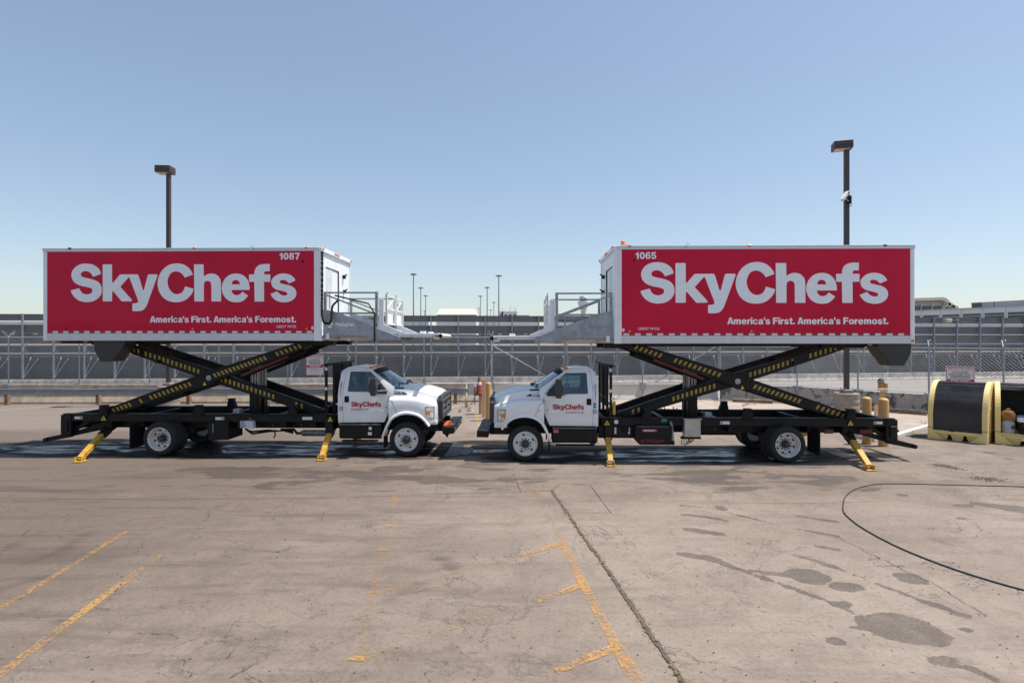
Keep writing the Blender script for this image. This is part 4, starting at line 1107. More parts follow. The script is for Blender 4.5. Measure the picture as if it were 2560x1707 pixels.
# ---------------------------------------------------------------- yellow roll-top sheds
def shed(label, loc, rz, W, Dp, Ht, openf):
    r = empty('roll_top_shed', loc, rz); tag(r, label, 'shed', 'yellow roll-top spill sheds')
    def curve(ins, n=14):
        pts = [(ins, .30), (ins, Ht * .42)]
        for i in range(1, n + 1):
            t = i / n * math.pi / 2; pts.append((ins + (.98 - ins) * (1 - math.cos(t)) , Ht * .42 + (Ht * .58 - ins) * math.sin(t)))
        pts.append((Dp - .06, Ht - ins)); return pts
    outer = [(0, 0)] + [(p[0], p[1]) for p in curve(0)] + [(Dp, Ht - .12), (Dp, 0)]
    for x0, x1, s_ in ((0, .13, 1), (W - .13, W, -1)):
        MB().prism(outer, x0, x1, 'x').build('end_panel', SHEDY, r, bevel=.035, seg=2)
        inner = [(p[0] * .72 + Dp * .14, p[1] * .78 + .14) for p in outer]
        xx = (x0 - .018, x0) if s_ > 0 else (x1, x1 + .018)
        for q in range(3):
            y = Dp * (.30 + .2 * q); MB().box(xx[0], xx[1], y, y + .09, .3, Ht * (.58 + .13 * q)).build('rib', SHEDY, r, bevel=.01)
        MB().box(x0 - .004, x1 + .004, -.006, .01, .36, .375).build('seam', BLACK2, r)
    base = MB().box(.13, W - .13, .03, Dp - .02, .18, .29).build('sump_tray', SHEDY, r, bevel=.015)
    nf = 3
    for k in range(nf):
        a = .16 + (W - .32) * (k + .08) / nf; b = .16 + (W - .32) * (k + .92) / nf
        MB().add([(a, .04, .18), (b, .04, .18), (b - .05, .10, 0), (a + .05, .10, 0), (a, Dp - .1, .18), (b, Dp - .1, .18), (b - .05, Dp - .15, 0), (a + .05, Dp - .15, 0)], [(3,2,1,0),(4,5,6,7),(0,1,5,4),(1,2,6,5),(2,3,7,6),(3,0,4,7)]).build('foot', SHEDY, base, recalc=True)
    for xa, xb, sg in ((.0, .0, 1), (W, W, -1)):
        MB().prism([(xa, 0), (xa + sg * .42, 0), (xa + sg * .13, .28), (xa, .28)], -.03, .03, 'y').build('corner_gusset', SHEDY, r, bevel=.01, recalc=True)
    pts = curve(.045, 16)
    # dense curve
    P = []
    for i in range(len(pts) - 1):
        L = math.dist(pts[i], pts[i+1]); n = max(1, int(L / .027))
        for k in range(n): P.append((pts[i][0] + (pts[i+1][0] - pts[i][0]) * k / n, pts[i][1] + (pts[i+1][1] - pts[i][1]) * k / n))
    P.append(pts[-1])
    if openf: P = [p for p in P if p[1] > Ht * .88]
    m = MB(); prof = []
    for i, p in enumerate(P):
        q = P[min(i+1, len(P)-1)]; o_ = P[max(i-1, 0)]; tx, tz = q[0] - o_[0], q[1] - o_[1]; l = math.hypot(tx, tz) or 1; nx, nz = -tz / l, tx / l
        e = .009 if i % 2 else -.005; prof.append((p[0] + nx * e, p[1] + nz * e))
    m.loft([[(x, p[0], p[1]) for p in prof] for x in (.115, W - .115)]).build('tambour_door', TAMB, r)
    MB().box(W * .36, W * .46, P[0][0] - .02, P[0][0] + .0, P[0][1] - .02, P[0][1] + .03).build('handle', BLACK2, r)
    MB().box(.12, W - .12, Dp - .05, Dp - .02, .29, Ht - .06).build('back_wall', pm("dark_liner", (.03, .03, .03), .8), r)
    MB().box(.12, W - .12, .75, Dp - .02, Ht - .075, Ht - .05).build('roof_liner', pm("dark_liner", (.03, .03, .03), .8), r)
    if openf: MB().box(.12, W - .12, .0, Dp - .05, .29, .33).build('deck', SHEDY, r, bevel=.01)
    return r
shed('closed yellow roll-top shed with black slatted door beside the white kerb', (13.08, 17.62, .0), R(-48), 1.45, 1.25, 1.80, False)
shed('open yellow roll-top shed holding cans and buckets at the right edge', (14.42, 16.72, .0), R(-40), 1.75, 1.25, 1.80, True)
def goods():
    c, s_ = math.cos(R(-40)), math.sin(R(-40))
    def P(x, y): return (14.42 + x * c - y * s_, 16.72 + x * s_ + y * c, .332)
    r = empty('plastic_jug', P(.30, .22)); tag(r, 'pale grey jug at the left inside the open shed, under the orange can', 'jug')
    MB().lathe([(.15, 0), (.16, .03), (.16, .30), (.14, .36), (.13, .37)], (0, 0, 0), 'z', 16).build('body', pm("grey_jug", (.38, .40, .46), .5), r, smooth=40)
    MB().lathe([(.05, 0), (.05, .02)], (0, -.165, .18), 'y', 12).build('label_disc', TXTK, r)
    r = empty('fuel_can', (P(.30, .22)[0], P(.30, .22)[1], .332 + .372)); tag(r, 'orange-brown fuel can stacked on the grey jug', 'can')
    OC = pm("orange_can", (.26, .11, .02), .5, var=.15)
    MB().lathe([(.16, 0), (.165, .02), (.165, .20), (.12, .27), (.05, .29)], (0, 0, 0), 'z', 14).build('body', OC, r, smooth=40); MB().tube([(-.07, 0, .27), (-.05, 0, .33), (.05, 0, .33), (.07, 0, .27)], .018, 6).build('handle', OC, r)
    r = empty('paint_bucket', P(.68, .16)); tag(r, 'black bucket with white collar and blue lid in the open shed', 'bucket')
    MB().lathe([(.15, 0), (.18, .36)], (0, 0, 0), 'z', 18).build('body', BLACK2, r, smooth=40); MB().lathe([(.186, .361), (.19, .50)], (0, 0, 0), 'z', 18).build('collar', TXTW, r, smooth=40)
    MB().lathe([(.195, .50), (.195, .53), (.15, .535)], (0, 0, 0), 'z', 18).build('lid', pm("blue_lid", (.02, .06, .22), .4), r, smooth=40); MB().tube([(-.18, 0, .36), (-.12, -.15, .22), (0, -.2, .17), (.12, -.15, .2), (.18, 0, .36)], .005, 5).build('wire_handle', GALV, r)
    r = empty('plastic_tote', P(1.02, .5)); tag(r, 'blue plastic tote behind the black bucket in the open shed', 'tote')
    BLU = pm("blue_tote", (.03, .14, .28), .5, var=.15)
    MB().box(-.28, .28, -.2, .2, 0, .78).build('body', BLU, r, bevel=.02); MB().box(-.3, .3, -.22, .22, .78, .82).build('lid', BLU, r, bevel=.01)
    r = empty('plastic_drum', P(1.12, .10)); tag(r, 'dark blue drum at the cut-off edge of the open shed', 'drum')
    MB().lathe([(.17, 0), (.18, .2), (.17, .4), (.16, .44)], (0, 0, 0), 'z', 16).build('body', pm("navy_drum", (.015, .03, .12), .4), r, smooth=40); MB().lathe([(.165, .44), (.165, .47)], (0, 0, 0), 'z', 16).build('rim', CHROME, r)
    r = empty('spray_bottle', (P(1.02, .5)[0], P(1.02, .5)[1], .332 + .822)); tag(r, 'bright blue bottle standing on the blue tote', 'bottle')
    MB().lathe([(.07, 0), (.07, .2), (.03, .26), (.03, .30)], (-.1, -.05, 0), 'z', 12).build('body', pm("bright_blue", (.02, .08, .4), .4), r, smooth=40)
goods()

# ---------------------------------------------------------------- hose
def hose():
    px = [(2700,1220), (2560,1216), (2400,1212), (2260,1208.5), (2200,1209.5), (2160,1215), (2128,1228), (2112,1244), (2108,1262), (2108,1276), (2118,1290), (2145,1312), (2190,1339), (2250,1369), (2320,1398), (2400,1427), (2480,1452), (2560,1474), (2660,1497)]
    pts = [Vector((*gp(*p, z=.012), .012)) for p in px]
    out = []
    for i in range(len(pts) - 1):
        a = pts[max(i-1, 0)]; b = pts[i]; c = pts[i+1]; d = pts[min(i+2, len(pts)-1)]
        out += [Vector(q) for q in cr(a, b, c, d, 5)]
    out.append(pts[-1])
    r = empty('garden_hose', (*gp(2108, 1270), 0)); tag(r, 'dark green hose looping across the apron at the right', 'hose')
    cut = 47; o0 = Vector(r.location)
    MB().tube([p - o0 for p in out[:cut + 1]], .011, 8).build('dark_length', pm("hose_olive", (.03, .032, .026), .5), r, smooth=60)
    MB().tube([p - o0 for p in out[cut:]], .012, 8).build('green_length', pm("hose_teal", (.012, .055, .058), .4), r, smooth=60)
    MB().tube([out[cut-1] - o0, out[cut] - o0, out[cut+1] - o0], .017, 8).build('coupling', pm("brass", (.4, .27, .1), .35, metal=.8), r)
hose()
# ---------------------------------------------------------------- catering trucks
def c6(x, y): return (.0019472 * x - 1.5575, 2.7845 - .0019472 * y)
def pl(x, y): return (.0021441 * x - 1.1429, 5.8131 - .0021441 * y)
def C6(*pts): return [c6(*p) for p in pts]
def PL(*pts): return [pl(*p) for p in pts]
def lerp(tab, x):
    for (a, b), (c, d) in zip(tab, tab[1:]):
        if x <= c: return b + (d - b) * max(0, (x - a)) / (c - a)
    return tab[-1][1]
def ymap(x, z):
    t = max(0, z - 1.70)
    return .235 + .03 * ((min(z, 1.7) - 1.3) / .45) ** 2 + .42 * t ** 1.25
def ecur(x): return 1.5 * max(0, -.45 - x) ** 2
WID = 2.5
def far(mb):
    o = MB(); o.v = [(p[0], WID - p[1], p[2]) for p in mb.v]; o.f = [f[::-1] for f in mb.f]; return o
def curved(outline, holes, ym, thick=.022, levels=None):
    "flat cut-out bent to the body side"
    mb = MB().prism(outline, 0, thick, 'y', holes)
    me = bpy.data.meshes.new("t"); me.from_pydata(mb.v, [], mb.f)
    b = bmesh.new(); b.from_mesh(me); bpy.data.meshes.remove(me)
    bmesh.ops.remove_doubles(b, verts=b.verts, dist=1e-5)
    zs = [v.co.z for v in b.verts]; xs_ = [v.co.x for v in b.verts]
    for k in range(1, 14):
        z = min(zs) + (max(zs) - min(zs)) * k / 14
        bmesh.ops.bisect_plane(b, geom=b.verts[:] + b.edges[:] + b.faces[:], plane_co=(0, 0, z), plane_no=(0, 0, 1))
    for k in range(1, 8):
        x = min(xs_) + (max(xs_) - min(xs_)) * k / 8
        bmesh.ops.bisect_plane(b, geom=b.verts[:] + b.edges[:] + b.faces[:], plane_co=(x, 0, 0), plane_no=(1, 0, 0))
    b.verts.index_update()
    out = MB(); out.v = [(v.co.x, v.co.y + ym(v.co.x, v.co.z), v.co.z) for v in b.verts]; out.f = [tuple(v.index for v in f.verts) for f in b.faces]
    b.free(); return out
ZH = [(-.84, 1.60), (-.70, 1.675), (-.467, 1.752), (-.194, 1.815), (.1365, 1.845), (.48, 1.855)]
ZF = [(-.82, 1.40), (-.6, 1.46), (-.3, 1.53), (0, 1.56), (.48, 1.56)]
ZB = [(-.82, .955), (-.62, .865), (-.53, .875), (-.389, 1.035), (-.194, 1.12), (0, 1.142), (.195, 1.108), (.39, .99), (.48, .88)]
def fender_y(x, z):
    e = ecur(x); zf = lerp(ZF, x); zb = lerp(ZB, x)
    t = [(zb, .125), (zb + .08, .113), ((zb + zf) / 2, .116), (zf - .09, .125), (zf - .035, .142), (zf - .004, .185)]
    return lerp(t, z) + e

def wheel(root, cx, y0, flip, kind, bare=False):
    def place(mb):
        mb.xf(lambda p: (p[0] + cx, p[1] + y0, p[2] + .46)); return far(mb) if flip else mb
    T = MB().lathe([(.29, .03), (.33, .006), (.40, .0), (.435, .018), (.455, .05), (.46, .08), (.46, .22), (.45, .25), (.43, .272), (.36, .285), (.29, .26)], (0, 0, 0), 'y', 40, False)
    for k in range(4):
        yy = .085 + k * .042
        T.lathe([(.4615, yy), (.4615, yy + .03)], (0, 0, 0), 'y', 40) if False else None
    t = place(T).build('tyre', RUBBER, root, smooth=35)
    if kind == 'front':
        prof = [(.312, .03), (.312, .0), (.298, -.008), (.286, .012), (.272, .03), (.25, .038), (.19, .028), (.15, .004), (.10, .0)]
        dh, dn, dr = -.004, -.006, -.085
    else:
        prof = [(.312, .03), (.312, .0), (.298, -.004), (.288, .02), (.278, .06), (.268, .12), (.24, .155), (.17, .165), (.10, .165)]
        dh, dn, dr = .150, .158, .02
    place(MB().lathe(prof, (0, 0, 0), 'y', 40, False)).build('rim', RIM, t, smooth=40)
    if bare: return t
    place(MB().lathe([(.105, dn), (.098, dn - .03), (.07, dr + .03), (.062, dr), (.03, dr - .005), (.001, dr - .006)], (0, 0, 0), 'y', 20)).build('hub', HUB, t, smooth=40)
    n = MB()
    for k in range(10):
        a = k * math.pi / 5 + .3; n.lathe([(.017, dn + .005), (.017, dn - .03), (.010, dn - .036)], (.137 * math.cos(a), 0, .137 * math.sin(a)), 'y', 6)
    tag(place(n).build('lug_nuts', HUB, t), kind='stuff')
    for k in range(5 if kind == 'front' else 8):
        a = k * 2 * math.pi / (5 if kind == 'front' else 8) + .5; rr = .218; ca, sa = math.cos(a), math.sin(a)
        yy = lerp([(.10, .0), (.15, .004), (.19, .028), (.25, .038)], rr) if kind == 'front' else .158
        q = MB().prism([(rr * ca + .036 * math.cos(j) * -sa + .020 * math.sin(j) * ca, rr * sa + .036 * math.cos(j) * ca + .020 * math.sin(j) * sa) for j in [i * math.pi / 6 for i in range(12)]], yy - .012, yy + .012, 'y')
        place(q).build('hand_hole', BLACK2, t)
    return t

def truck(s, X0, Yf, yaw, dz, label, number):
    MIR[0] = s
    root = empty('catering_truck', (X0, Yf, 0), yaw); tag(root, label, 'truck', 'high-lift catering trucks facing each other')
    def both(fn, name, m, parent=None, **kw):
        a = fn().build(name, m, parent or root, **kw); b = far(fn()).build(name, m, parent or root, **kw); return a, b
    # ---- cab
    door_o = C6((1045,582),(1041,700),(1043,790),(1078,872),(1122,968),(1686,974),(1689,700),(1687,500),(1672,262),(1560,252),(1420,258),(1345,276),(1296,300),(1215,366),(1130,466),(1075,535))
    win = C6((1088,577),(1110,515),(1172,435),(1243,366),(1328,297),(1352,288),(1600,284),(1612,294),(1620,545),(1345,549),(1300,573))
    frame_o = C6((985,492),(1303,272),(1350,247),(1440,232),(1560,224),(1660,232),(1700,250),(1674,258),(1560,248),(1418,254),(1342,272),(1292,297),(1210,363),(1126,463),(1071,532),(1041,580),(1041,640),(1000,640))
    corner_o = C6((1676,258),(1691,500),(1693,700),(1690,974),(1757,974),(1758,600),(1751,420),(1724,272),(1702,250))
    dn, df = both(lambda: curved(door_o, [win], ymap), 'door', WHITE, smooth=30)
    both(lambda: curved(frame_o, [], ymap), 'cab_pillar', WHITE, smooth=30); both(lambda: curved(corner_o, [], ymap), 'cab_corner', WHITE, smooth=30)
    for k, d in enumerate((dn, df)):
        f_ = (lambda m: m) if k == 0 else far
        f_(curved(win, [], lambda x, z: ymap(x, z) + .010, .004)).build('window', GLASSW, d, smooth=30)
        ring = [(p[0] + (p[0] - 1.2) * .018, p[1] + (p[1] - 1.95) * .035) for p in win]
        f_(curved(ring, [win], lambda x, z: ymap(x, z) - .006, .012)).build('window_seal', BLACK2, d, smooth=30)
        hx, hz = c6(1605, 612); hx2, hz2 = c6(1668, 697)
        f_(MB().box(hx, hx2, .222, .25, hz2, hz)).build('door_handle', BLACK2, d, bevel=.012)
        # mirror head on its arm
        a = c6(1192, 345); b = c6(1262, 350); c = c6(1288, 470); e = c6(1262, 596); g_ = c6(1190, 590)
        mo = [a, b, c, e, g_, c6(1178, 480)]
        mr = f_(MB().prism(mo, -.115, .065, 'y')).build('mirror', PLAST, root, bevel=.03, seg=2)
        p0 = c6(1225, 540); p1 = c6(1085, 545)
        f_(MB().beam((p0[0], .05, p0[1]), (p1[0], .26, p1[1]), .07, .07)).build('mirror_arm', PLAST, mr, bevel=.015)
        tri = C6((1082,580),(1105,505),(1175,440),(1180,578))
        f_(curved(tri, [], lambda x, z: ymap(x, z) - .012, .02)).build('mirror_mount', PLAST, mr, smooth=30)
        # belt crease
        y2 = c6(0, 812)[1]
        f_(MB().box(c6(1075, 0)[0], c6(1685, 0)[0], .221, .24, y2 - .006, y2)).build('body_crease', WHITE, d)
    secs = []
    for px, ze, zc in ((1303,272,240), (1350,250,222), (1450,236,212), (1560,228,208), (1670,240,218), (1712,256,240), (1740,300,275)):
        x, zE = c6(px, ze); zC = c6(0, zc)[1]; yE = ymap(x, zE) + .004
        half = [(x, yE, zE), (x, yE + .06, zE + (zC - zE) * .45), (x, yE + .16, zE + (zC - zE) * .8), (x, .9, zC), (x, 1.25, zC + .006)]
        secs.append(half + [(p[0], WID - p[1], p[2]) for p in half[-2::-1]])
    m = MB().loft(secs); m.f = [f[::-1] for f in m.f]; roof = m.build('roof', WHITE, root, smooth=50)
    for k in range(5):
        x, z = c6(1345, 232); y = (.62, 1.02, 1.25, 1.48, 1.88)[k]
        MB().box(x - .045, x + .06, y - .05, y + .05, z - .02, z + .045).build('roof_marker', AMBER, roof, bevel=.015)
    x, z = c6(1565, 206); MB().lathe([(.14, z - .02), (.12, z + .012), (.001, z + .018)], (x - .1, 1.25, 0), 'z', 16).build('roof_vent', WHITE, roof, smooth=40)
    xr = c6(1745, 0)[0]
    b = [(.25, .87), (.25, 1.7), (.42, 2.2), (.52, 2.27), (1.98, 2.27), (2.08, 2.2), (2.25, 1.7), (2.25, .87)]
    MB().prism(b, xr - .02, xr, 'x', [[(.65, 1.68), (1.85, 1.68), (1.78, 2.12), (.72, 2.12)]]).build('rear_wall', WHITE, root)
    MB().prism([(.65, 1.68), (1.85, 1.68), (1.78, 2.12), (.72, 2.12)], xr - .012, xr - .008, 'x').build('rear_window', GLASSW, root)
    # windscreen
    rows = []
    for t in [i / 6 for i in range(7)]:
        row = []
        nb, nt_ = c6(985, 490), c6(1303, 272); cb, ct = c6(880, 492), c6(1262, 246)
        for j in range(13):
            q = j / 12; bow = 1 - (2 * q - 1) ** 2
            x0 = nb[0] + (cb[0] - nb[0]) * bow; z0 = nb[1] + (cb[1] - nb[1]) * bow; x1 = nt_[0] + (ct[0] - nt_[0]) * bow; z1 = nt_[1] + (ct[1] - nt_[1]) * bow
            x = x0 + (x1 - x0) * t; z = z0 + (z1 - z0) * t; ye = ymap(0, nb[1] + (nt_[1] - nb[1]) * t) + .02
            row.append((x, ye + (WID - 2 * ye) * q, z))
        rows.append(row)
    ws = MB().loft(rows).build('windscreen', GLASSF, root, smooth=60)
    m = MB().loft([[(p[0] - .006, p[1], p[2] + .004) for p in r_] for r_ in (rows[5], rows[6])]); m.build('sun_band', BLACK2, ws, smooth=60)
    m = MB()
    for q in (1, 5, 8): m.tube([(rows[0][q][0] - .03, rows[0][q][1], rows[0][q][2] + .01), (rows[1][q+1][0] - .02, rows[1][q+2][1], rows[1][q+2][2] + .012), (rows[0][q+3][0] - .04, rows[0][q+3][1] + .1, rows[0][q+3][2] + .03)], .012, 5)
    m.build('wiper', BLACK2, ws)
    x, z = c6(930, 500); MB().box(x - .13, x + .14, .36, 2.14, z - .03, z + .004).build('cowl_grille', BLACK2, root)
    # interior
    MB().box(.47, 1.84, .32, 2.18, .90, 1.02).build('cab_floor', DASH, root)
    MB().add([(.36, .36, 1.3), (.72, .36, 1.25), (.70, .36, 1.74), (.42, .36, 1.80), (.36, 2.14, 1.3), (.72, 2.14, 1.25), (.70, 2.14, 1.74), (.42, 2.14, 1.80)], [(0,1,2,3),(7,6,5,4),(0,4,5,1),(1,5,6,2),(2,6,7,3),(3,7,4,0)]).build('dashboard', DASH, root, recalc=True)
    for y in (.62, 1.88):
        st = MB().box(1.02, 1.55, y - .25, y + .25, 1.02, 1.36).build('seat', SEAT, root, bevel=.06, seg=2)
        MB().add([(1.42, y-.25, 1.30), (1.56, y-.25, 1.28), (1.72, y-.2, 1.98), (1.62, y-.2, 2.0), (1.42, y+.25, 1.30), (1.56, y+.25, 1.28), (1.72, y+.2, 1.98), (1.62, y+.2, 2.0)], [(0,1,2,3),(7,6,5,4),(0,4,5,1),(1,5,6,2),(2,6,7,3),(3,7,4,0)]).build('seat_back', SEAT, st, bevel=.04, recalc=True)
        MB().box(1.63, 1.72, y - .12, y + .12, 1.99, 2.14).build('headrest', SEAT, st, bevel=.03)
    yd = .62 if s > 0 else 1.88
    MB().tube([(.80 + .06 * math.sin(a), yd + .20 * math.cos(a), 1.70 + .19 * math.sin(a)) for a in [i * math.pi / 8 for i in range(17)]], .016, 6, False).build('steering_wheel', DASH, root)
    # hood and fenders
    secs = []
    for x in (-.82, -.80, -.76, -.70, -.62, -.55, -.45, -.33, -.2, -.1, 0, .1, .2, .3, .39, .478):
        zh, zf, zb, e = lerp(ZH, x), lerp(ZF, x), lerp(ZB, x), ecur(x)
        half = [(.125 + e, zb), (.113 + e, zb + .08), (.116 + e, (zb + zf) / 2), (.125 + e, zf - .09), (.142 + e, zf - .035), (.185 + e, zf - .004), (.285 + e * .9, zf + .022), (.33 + e * .7, zf + .05), (.350 + e * .55, zf + .05 + (zh - zf - .05) * .55), (.366 + e * .5, zh - .062), (.42 + e * .3, zh - .034), (.60, zh - .012), (.82, zh - .004), (.86, zh + .010), (1.25, zh + .016)]
        half = [(x, p[0], p[1]) for p in half]; secs.append(half + [(p[0], WID - p[1], p[2]) for p in half[-2::-1]])
    m = MB().loft(secs); m.f = [f[::-1] for f in m.f]; n0 = len(secs[0]); m.f.append(tuple(range(n0)))
    hood = m.build('hood', WHITE, root, smooth=50)
    MB().box(-.72, .95, .48, 2.02, .66, 1.40).build('engine_bay', BLACK2, root)
    # hood seam at the door, fender cut line
    x = .472; MB().box(x - .006, x + .006, .128, .2, 1.14, 1.60).build('door_gap', BLACK2, hood); far(MB().box(x - .006, x + .006, .128, .2, 1.14, 1.60)).build('door_gap', BLACK2, hood)
    for q in range(2):
        m = MB(); pts = [c6(1040,668), c6(1005,672), c6(985,690), c6(965,750), c6(930,830), c6(912,866)]
        m.tube([(p[0], fender_y(p[0], p[1]) - .001, p[1]) for p in pts], .004, 5)
        (far(m) if q else m).build('hood_seam', BLACK2, hood)
    arch = [(-.575, .80), (-.535, .862), (-.47, .945), (-.389, 1.022), (-.30, 1.075), (-.194, 1.108), (-.1, 1.124), (0, 1.130), (.1, 1.120), (.195, 1.094), (.30, 1.045), (.39, .974), (.46, .87), (.515, .76), (.565, .64), (.612, .52)]
    secs = []
    for i, p in enumerate(arch):
        a, b = arch[max(i-1, 0)], arch[min(i+1, len(arch)-1)]; tx, tz = b[0] - a[0], b[1] - a[1]; l = math.hypot(tx, tz); nx, nz = -tz / l, tx / l
        t = i / (len(arch) - 1); wd = .085 - .03 * abs(2 * t - 1); e = ecur(p[0])
        secs.append([(p[0] - nx * .0, .30, p[1]), (p[0], .075 + e, p[1]), (p[0] + nx * .02, .062 + e, p[1] + nz * .02), (p[0] + nx * wd * .75, .070 + e, p[1] + nz * wd * .75), (p[0] + nx * wd, .10 + e, p[1] + nz * wd), (p[0] + nx * wd * 1.02, .17 + e, p[1] + nz * wd * 1.02)])
    fl = MB().loft(secs); fl.build('fender_flare', WHITE, root, smooth=50, recalc=True); far(fl).build('fender_flare', WHITE, root, smooth=50, recalc=True)
    wl = MB().loft([[(p[0] * .98, .28, p[1] - .012), (p[0] * .98, .62, p[1] - .012)] for p in arch]); wl.build('wheel_liner', BLACK2, root); far(wl).build('wheel_liner', BLACK2, root)
    # headlights
    hl = C6((432,758),(540,752),(531,872),(500,912),(434,908))
    for q in range(2):
        f_ = far if q else (lambda m: m)
        hb = f_(curved([(p[0] + (p[0] + .61) * .09, p[1] + (p[1] - 1.16) * .06) for p in hl], [], lambda x, z: fender_y(x, z) - .004, .02)).build('headlight', BLACK2, root, smooth=30)
        f_(curved(hl, [], lambda x, z: fender_y(x, z) - .010, .012)).build('lens', LENS, hb, smooth=30)
        for k, (a, b, c, d, mt) in enumerate(((445,768,480,818,CHROME), (490,772,530,800,STICK), (442,830,478,898,STICK), (486,862,522,896,CHROME))):
            f_(curved(C6((a,b),(c,b),(c,d),(a,d)), [], lambda x, z: fender_y(x, z) - .014, .006)).build('reflector', mt, hb, smooth=30)
        f_(curved(C6((482,812),(536,808),(534,850),(482,852)), [], lambda x, z: fender_y(x, z) - .016, .008)).build('turn_signal', AMBER, hb, smooth=30)
        vo = C6((812,586),(838,566),(870,556),(950,546),(1030,540),(1030,586))
        vt_ = f_(curved(vo, [], lambda x, z: lerp([(1.56, .20), (1.585, .30), (1.61, .33), (1.70, .352), (1.79, .366), (1.82, .42)], z) - .014, .02)).build('fender_vent', PLAST, hood, smooth=30)
        bo = C6((888,556),(1018,548),(1018,576),(884,580))
        bd = f_(curved(bo, [], lambda x, z: lerp([(1.56, .20), (1.585, .30), (1.61, .33), (1.70, .352), (1.79, .366), (1.82, .42)], z) - .020, .008)).build('badge', CHROME, hood, smooth=30)
        # small round marker and fender badge
        mx, mz = c6(980, 760); f_(MB().lathe([(.018, 0), (.012, -.012)], (mx, fender_y(mx, mz), mz), 'y', 10)).build('marker_light', AMBER, hood)
        bx, bz = c6(1090, 768); f_(MB().prism([(bx - .035, bz + .022), (bx + .035, bz + .022), (bx, bz - .025)], .230, .238, 'y')).build('door_badge', GALV, dn if q == 0 else df)
    b = c6(894, 576)
    small("F-750", b[0] + .02 if s > 0 else -(b[0] + .225), b[1] + .006, .2, .300, TXTK, hood, tall=.034)
    # grille
    GR = pm("grille_silver", (.13, .135, .145), .35, metal=.6, var=.05)
    go = [(.33, .97), (.30, 1.10), (.31, 1.46), (.40, 1.60), (2.10, 1.60), (2.19, 1.46), (2.20, 1.10), (2.17, .97)]
    gi = [(.45, 1.05), (.45, 1.46), (.50, 1.52), (2.00, 1.52), (2.05, 1.46), (2.05, 1.05)]
    gs = MB().prism(go, -.925, -.80, 'x', [gi]).build('grille_surround', PLAST, root, bevel=.02, seg=2)
    MB().prism(gi, -.86, -.81, 'x').build('grille_mesh', BLACK2, gs)
    for z0, z1, y0, y1 in ((1.40, 1.50, .50, 2.0), (1.08, 1.16, .50, 2.0), (1.23, 1.34, .50, 1.0), (1.23, 1.34, 1.5, 2.0)): MB().box(-.915, -.86, y0, y1, z0, z1).build('grille_bar', GR, gs, bevel=.01)
    for y in (.50, 1.88): MB().box(-.918, -.86, y, y + .12, 1.165, 1.225).build('grille_bar', GR, gs, bevel=.01)
    MB().lathe([(1.0, -.02), (1.0, 0)], (0, 0, 0), 'x', 28).xf(lambda p: (p[0] - .905, 1.25 + p[1] * .20, 1.285 + p[2] * .085)).build('emblem_rim', CHROME, gs)
    MB().lathe([(1.0, -.024), (1.0, 0)], (0, 0, 0), 'x', 28).xf(lambda p: (p[0] - .907, 1.25 + p[1] * .18, 1.285 + p[2] * .07)).build('emblem', pm("emblem_blue", (.01, .03, .12), .3), gs)
    # valance and bumper
    MB().box(-.80, -.46, .24, 2.26, .835, .95).build('valance', WHITE, root, bevel=.03, seg=2)
    bp = MB().prism([(-1.245, .61), (-.95, .60), (-.93, .77), (-1.235, .785)], .17, 2.33, 'y').build('bumper', BLACK, root, bevel=.008)
    MB().box(-.93, -.45, .55, .75, .62, .86).box(-.93, -.45, 1.75, 1.95, .62, .86).build('bumper_bracket', BLACK2, root)
    MB().box(-.80, -.30, .34, 2.16, .66, .84).build('front_crossmember', BLACK2, root)
    for k in range(3): MB().box(-1.252, -1.246, .35 + k * .75, .65 + k * .75, .65, .74).build('bumper_plate', STEEL, bp)
    if s < 0: MB().add([(-1.10, .22, .60), (-.98, .22, .60), (-1.10, .5, .60), (-.98, .5, .60), (-1.06, .3, .48)], [(0, 1, 4), (1, 3, 4), (3, 2, 4), (2, 0, 4), (0, 2, 3, 1)]).build('tow_spike', BLACK2, bp, recalc=True)
    # axles and wheels
    wheel(root, 0, .10, False, 'front'); wheel(root, 0, .10, True, 'front')
    for q in (False, True): wheel(root, 6.58, .04, q, 'rear'); wheel(root, 6.58, .345, q, 'front', True)
    MB().tube([(0, .3, .46), (0, 2.2, .46)], .07, 10).build('front_axle', BLACK2, root); MB().tube([(6.58, .3, .46), (6.58, 2.2, .46)], .09, 10).lathe([(.02, -.25), (.2, -.1), (.22, .05), (.1, .25)], (6.58, 1.25, .46), 'y', 14).build('rear_axle', BLACK2, root)
    # steps, tanks under the cab
    a, b = c6(1150, 1000), c6(1745, 1195); tk = MB().box(a[0], b[0], .22, .72, b[1], a[1]).build('fuel_tank', BLACK, root, bevel=.05, seg=2)
    far(MB().box(a[0], b[0], .22, .72, b[1], a[1])).build('fuel_tank', BLACK, root, bevel=.05, seg=2)
    for f_ in ((lambda m: m), far):
        f_(MB().box(a[0] + .02, b[0] - .02, .17, .30, a[1] - .012, a[1] + .02)).build('step', pm("step_tread", (.10, .10, .10), .5, var=.3, scale=20), tk); f_(MB().box(a[0] + .1, b[0] - .1, .15, .3, b[1] - .055, b[1] - .03)).build('step', BLACK2, tk)
        f_(MB().box(.60, .625, .18, .55, .22, .52)).build('mud_flap', BLACK2, root); f_(MB().box(7.36, 7.39, .06, .66, .20, .85)).build('mud_flap', BLACK2, root)
        f_(MB().box(.05, 2.0, .78, .88, .62, .86)).build('frame_horn', BLACK2, root)
    if s < 0:
        MB().box(1.55 - 1.0, .63, .215, .219, .70, .78) if False else None
        MB().box(.95, 1.03, .212, .219, .70, .78).build('sticker', STICK, tk); MB().box(.95, 1.05, .212, .219, .56, .64).build('sticker', STICK, tk)
    else:
        MB().box(.72, .85, .212, .219, .72, .80).build('sticker', pm("pink_sticker", (.55, .12, .16), .5), tk)
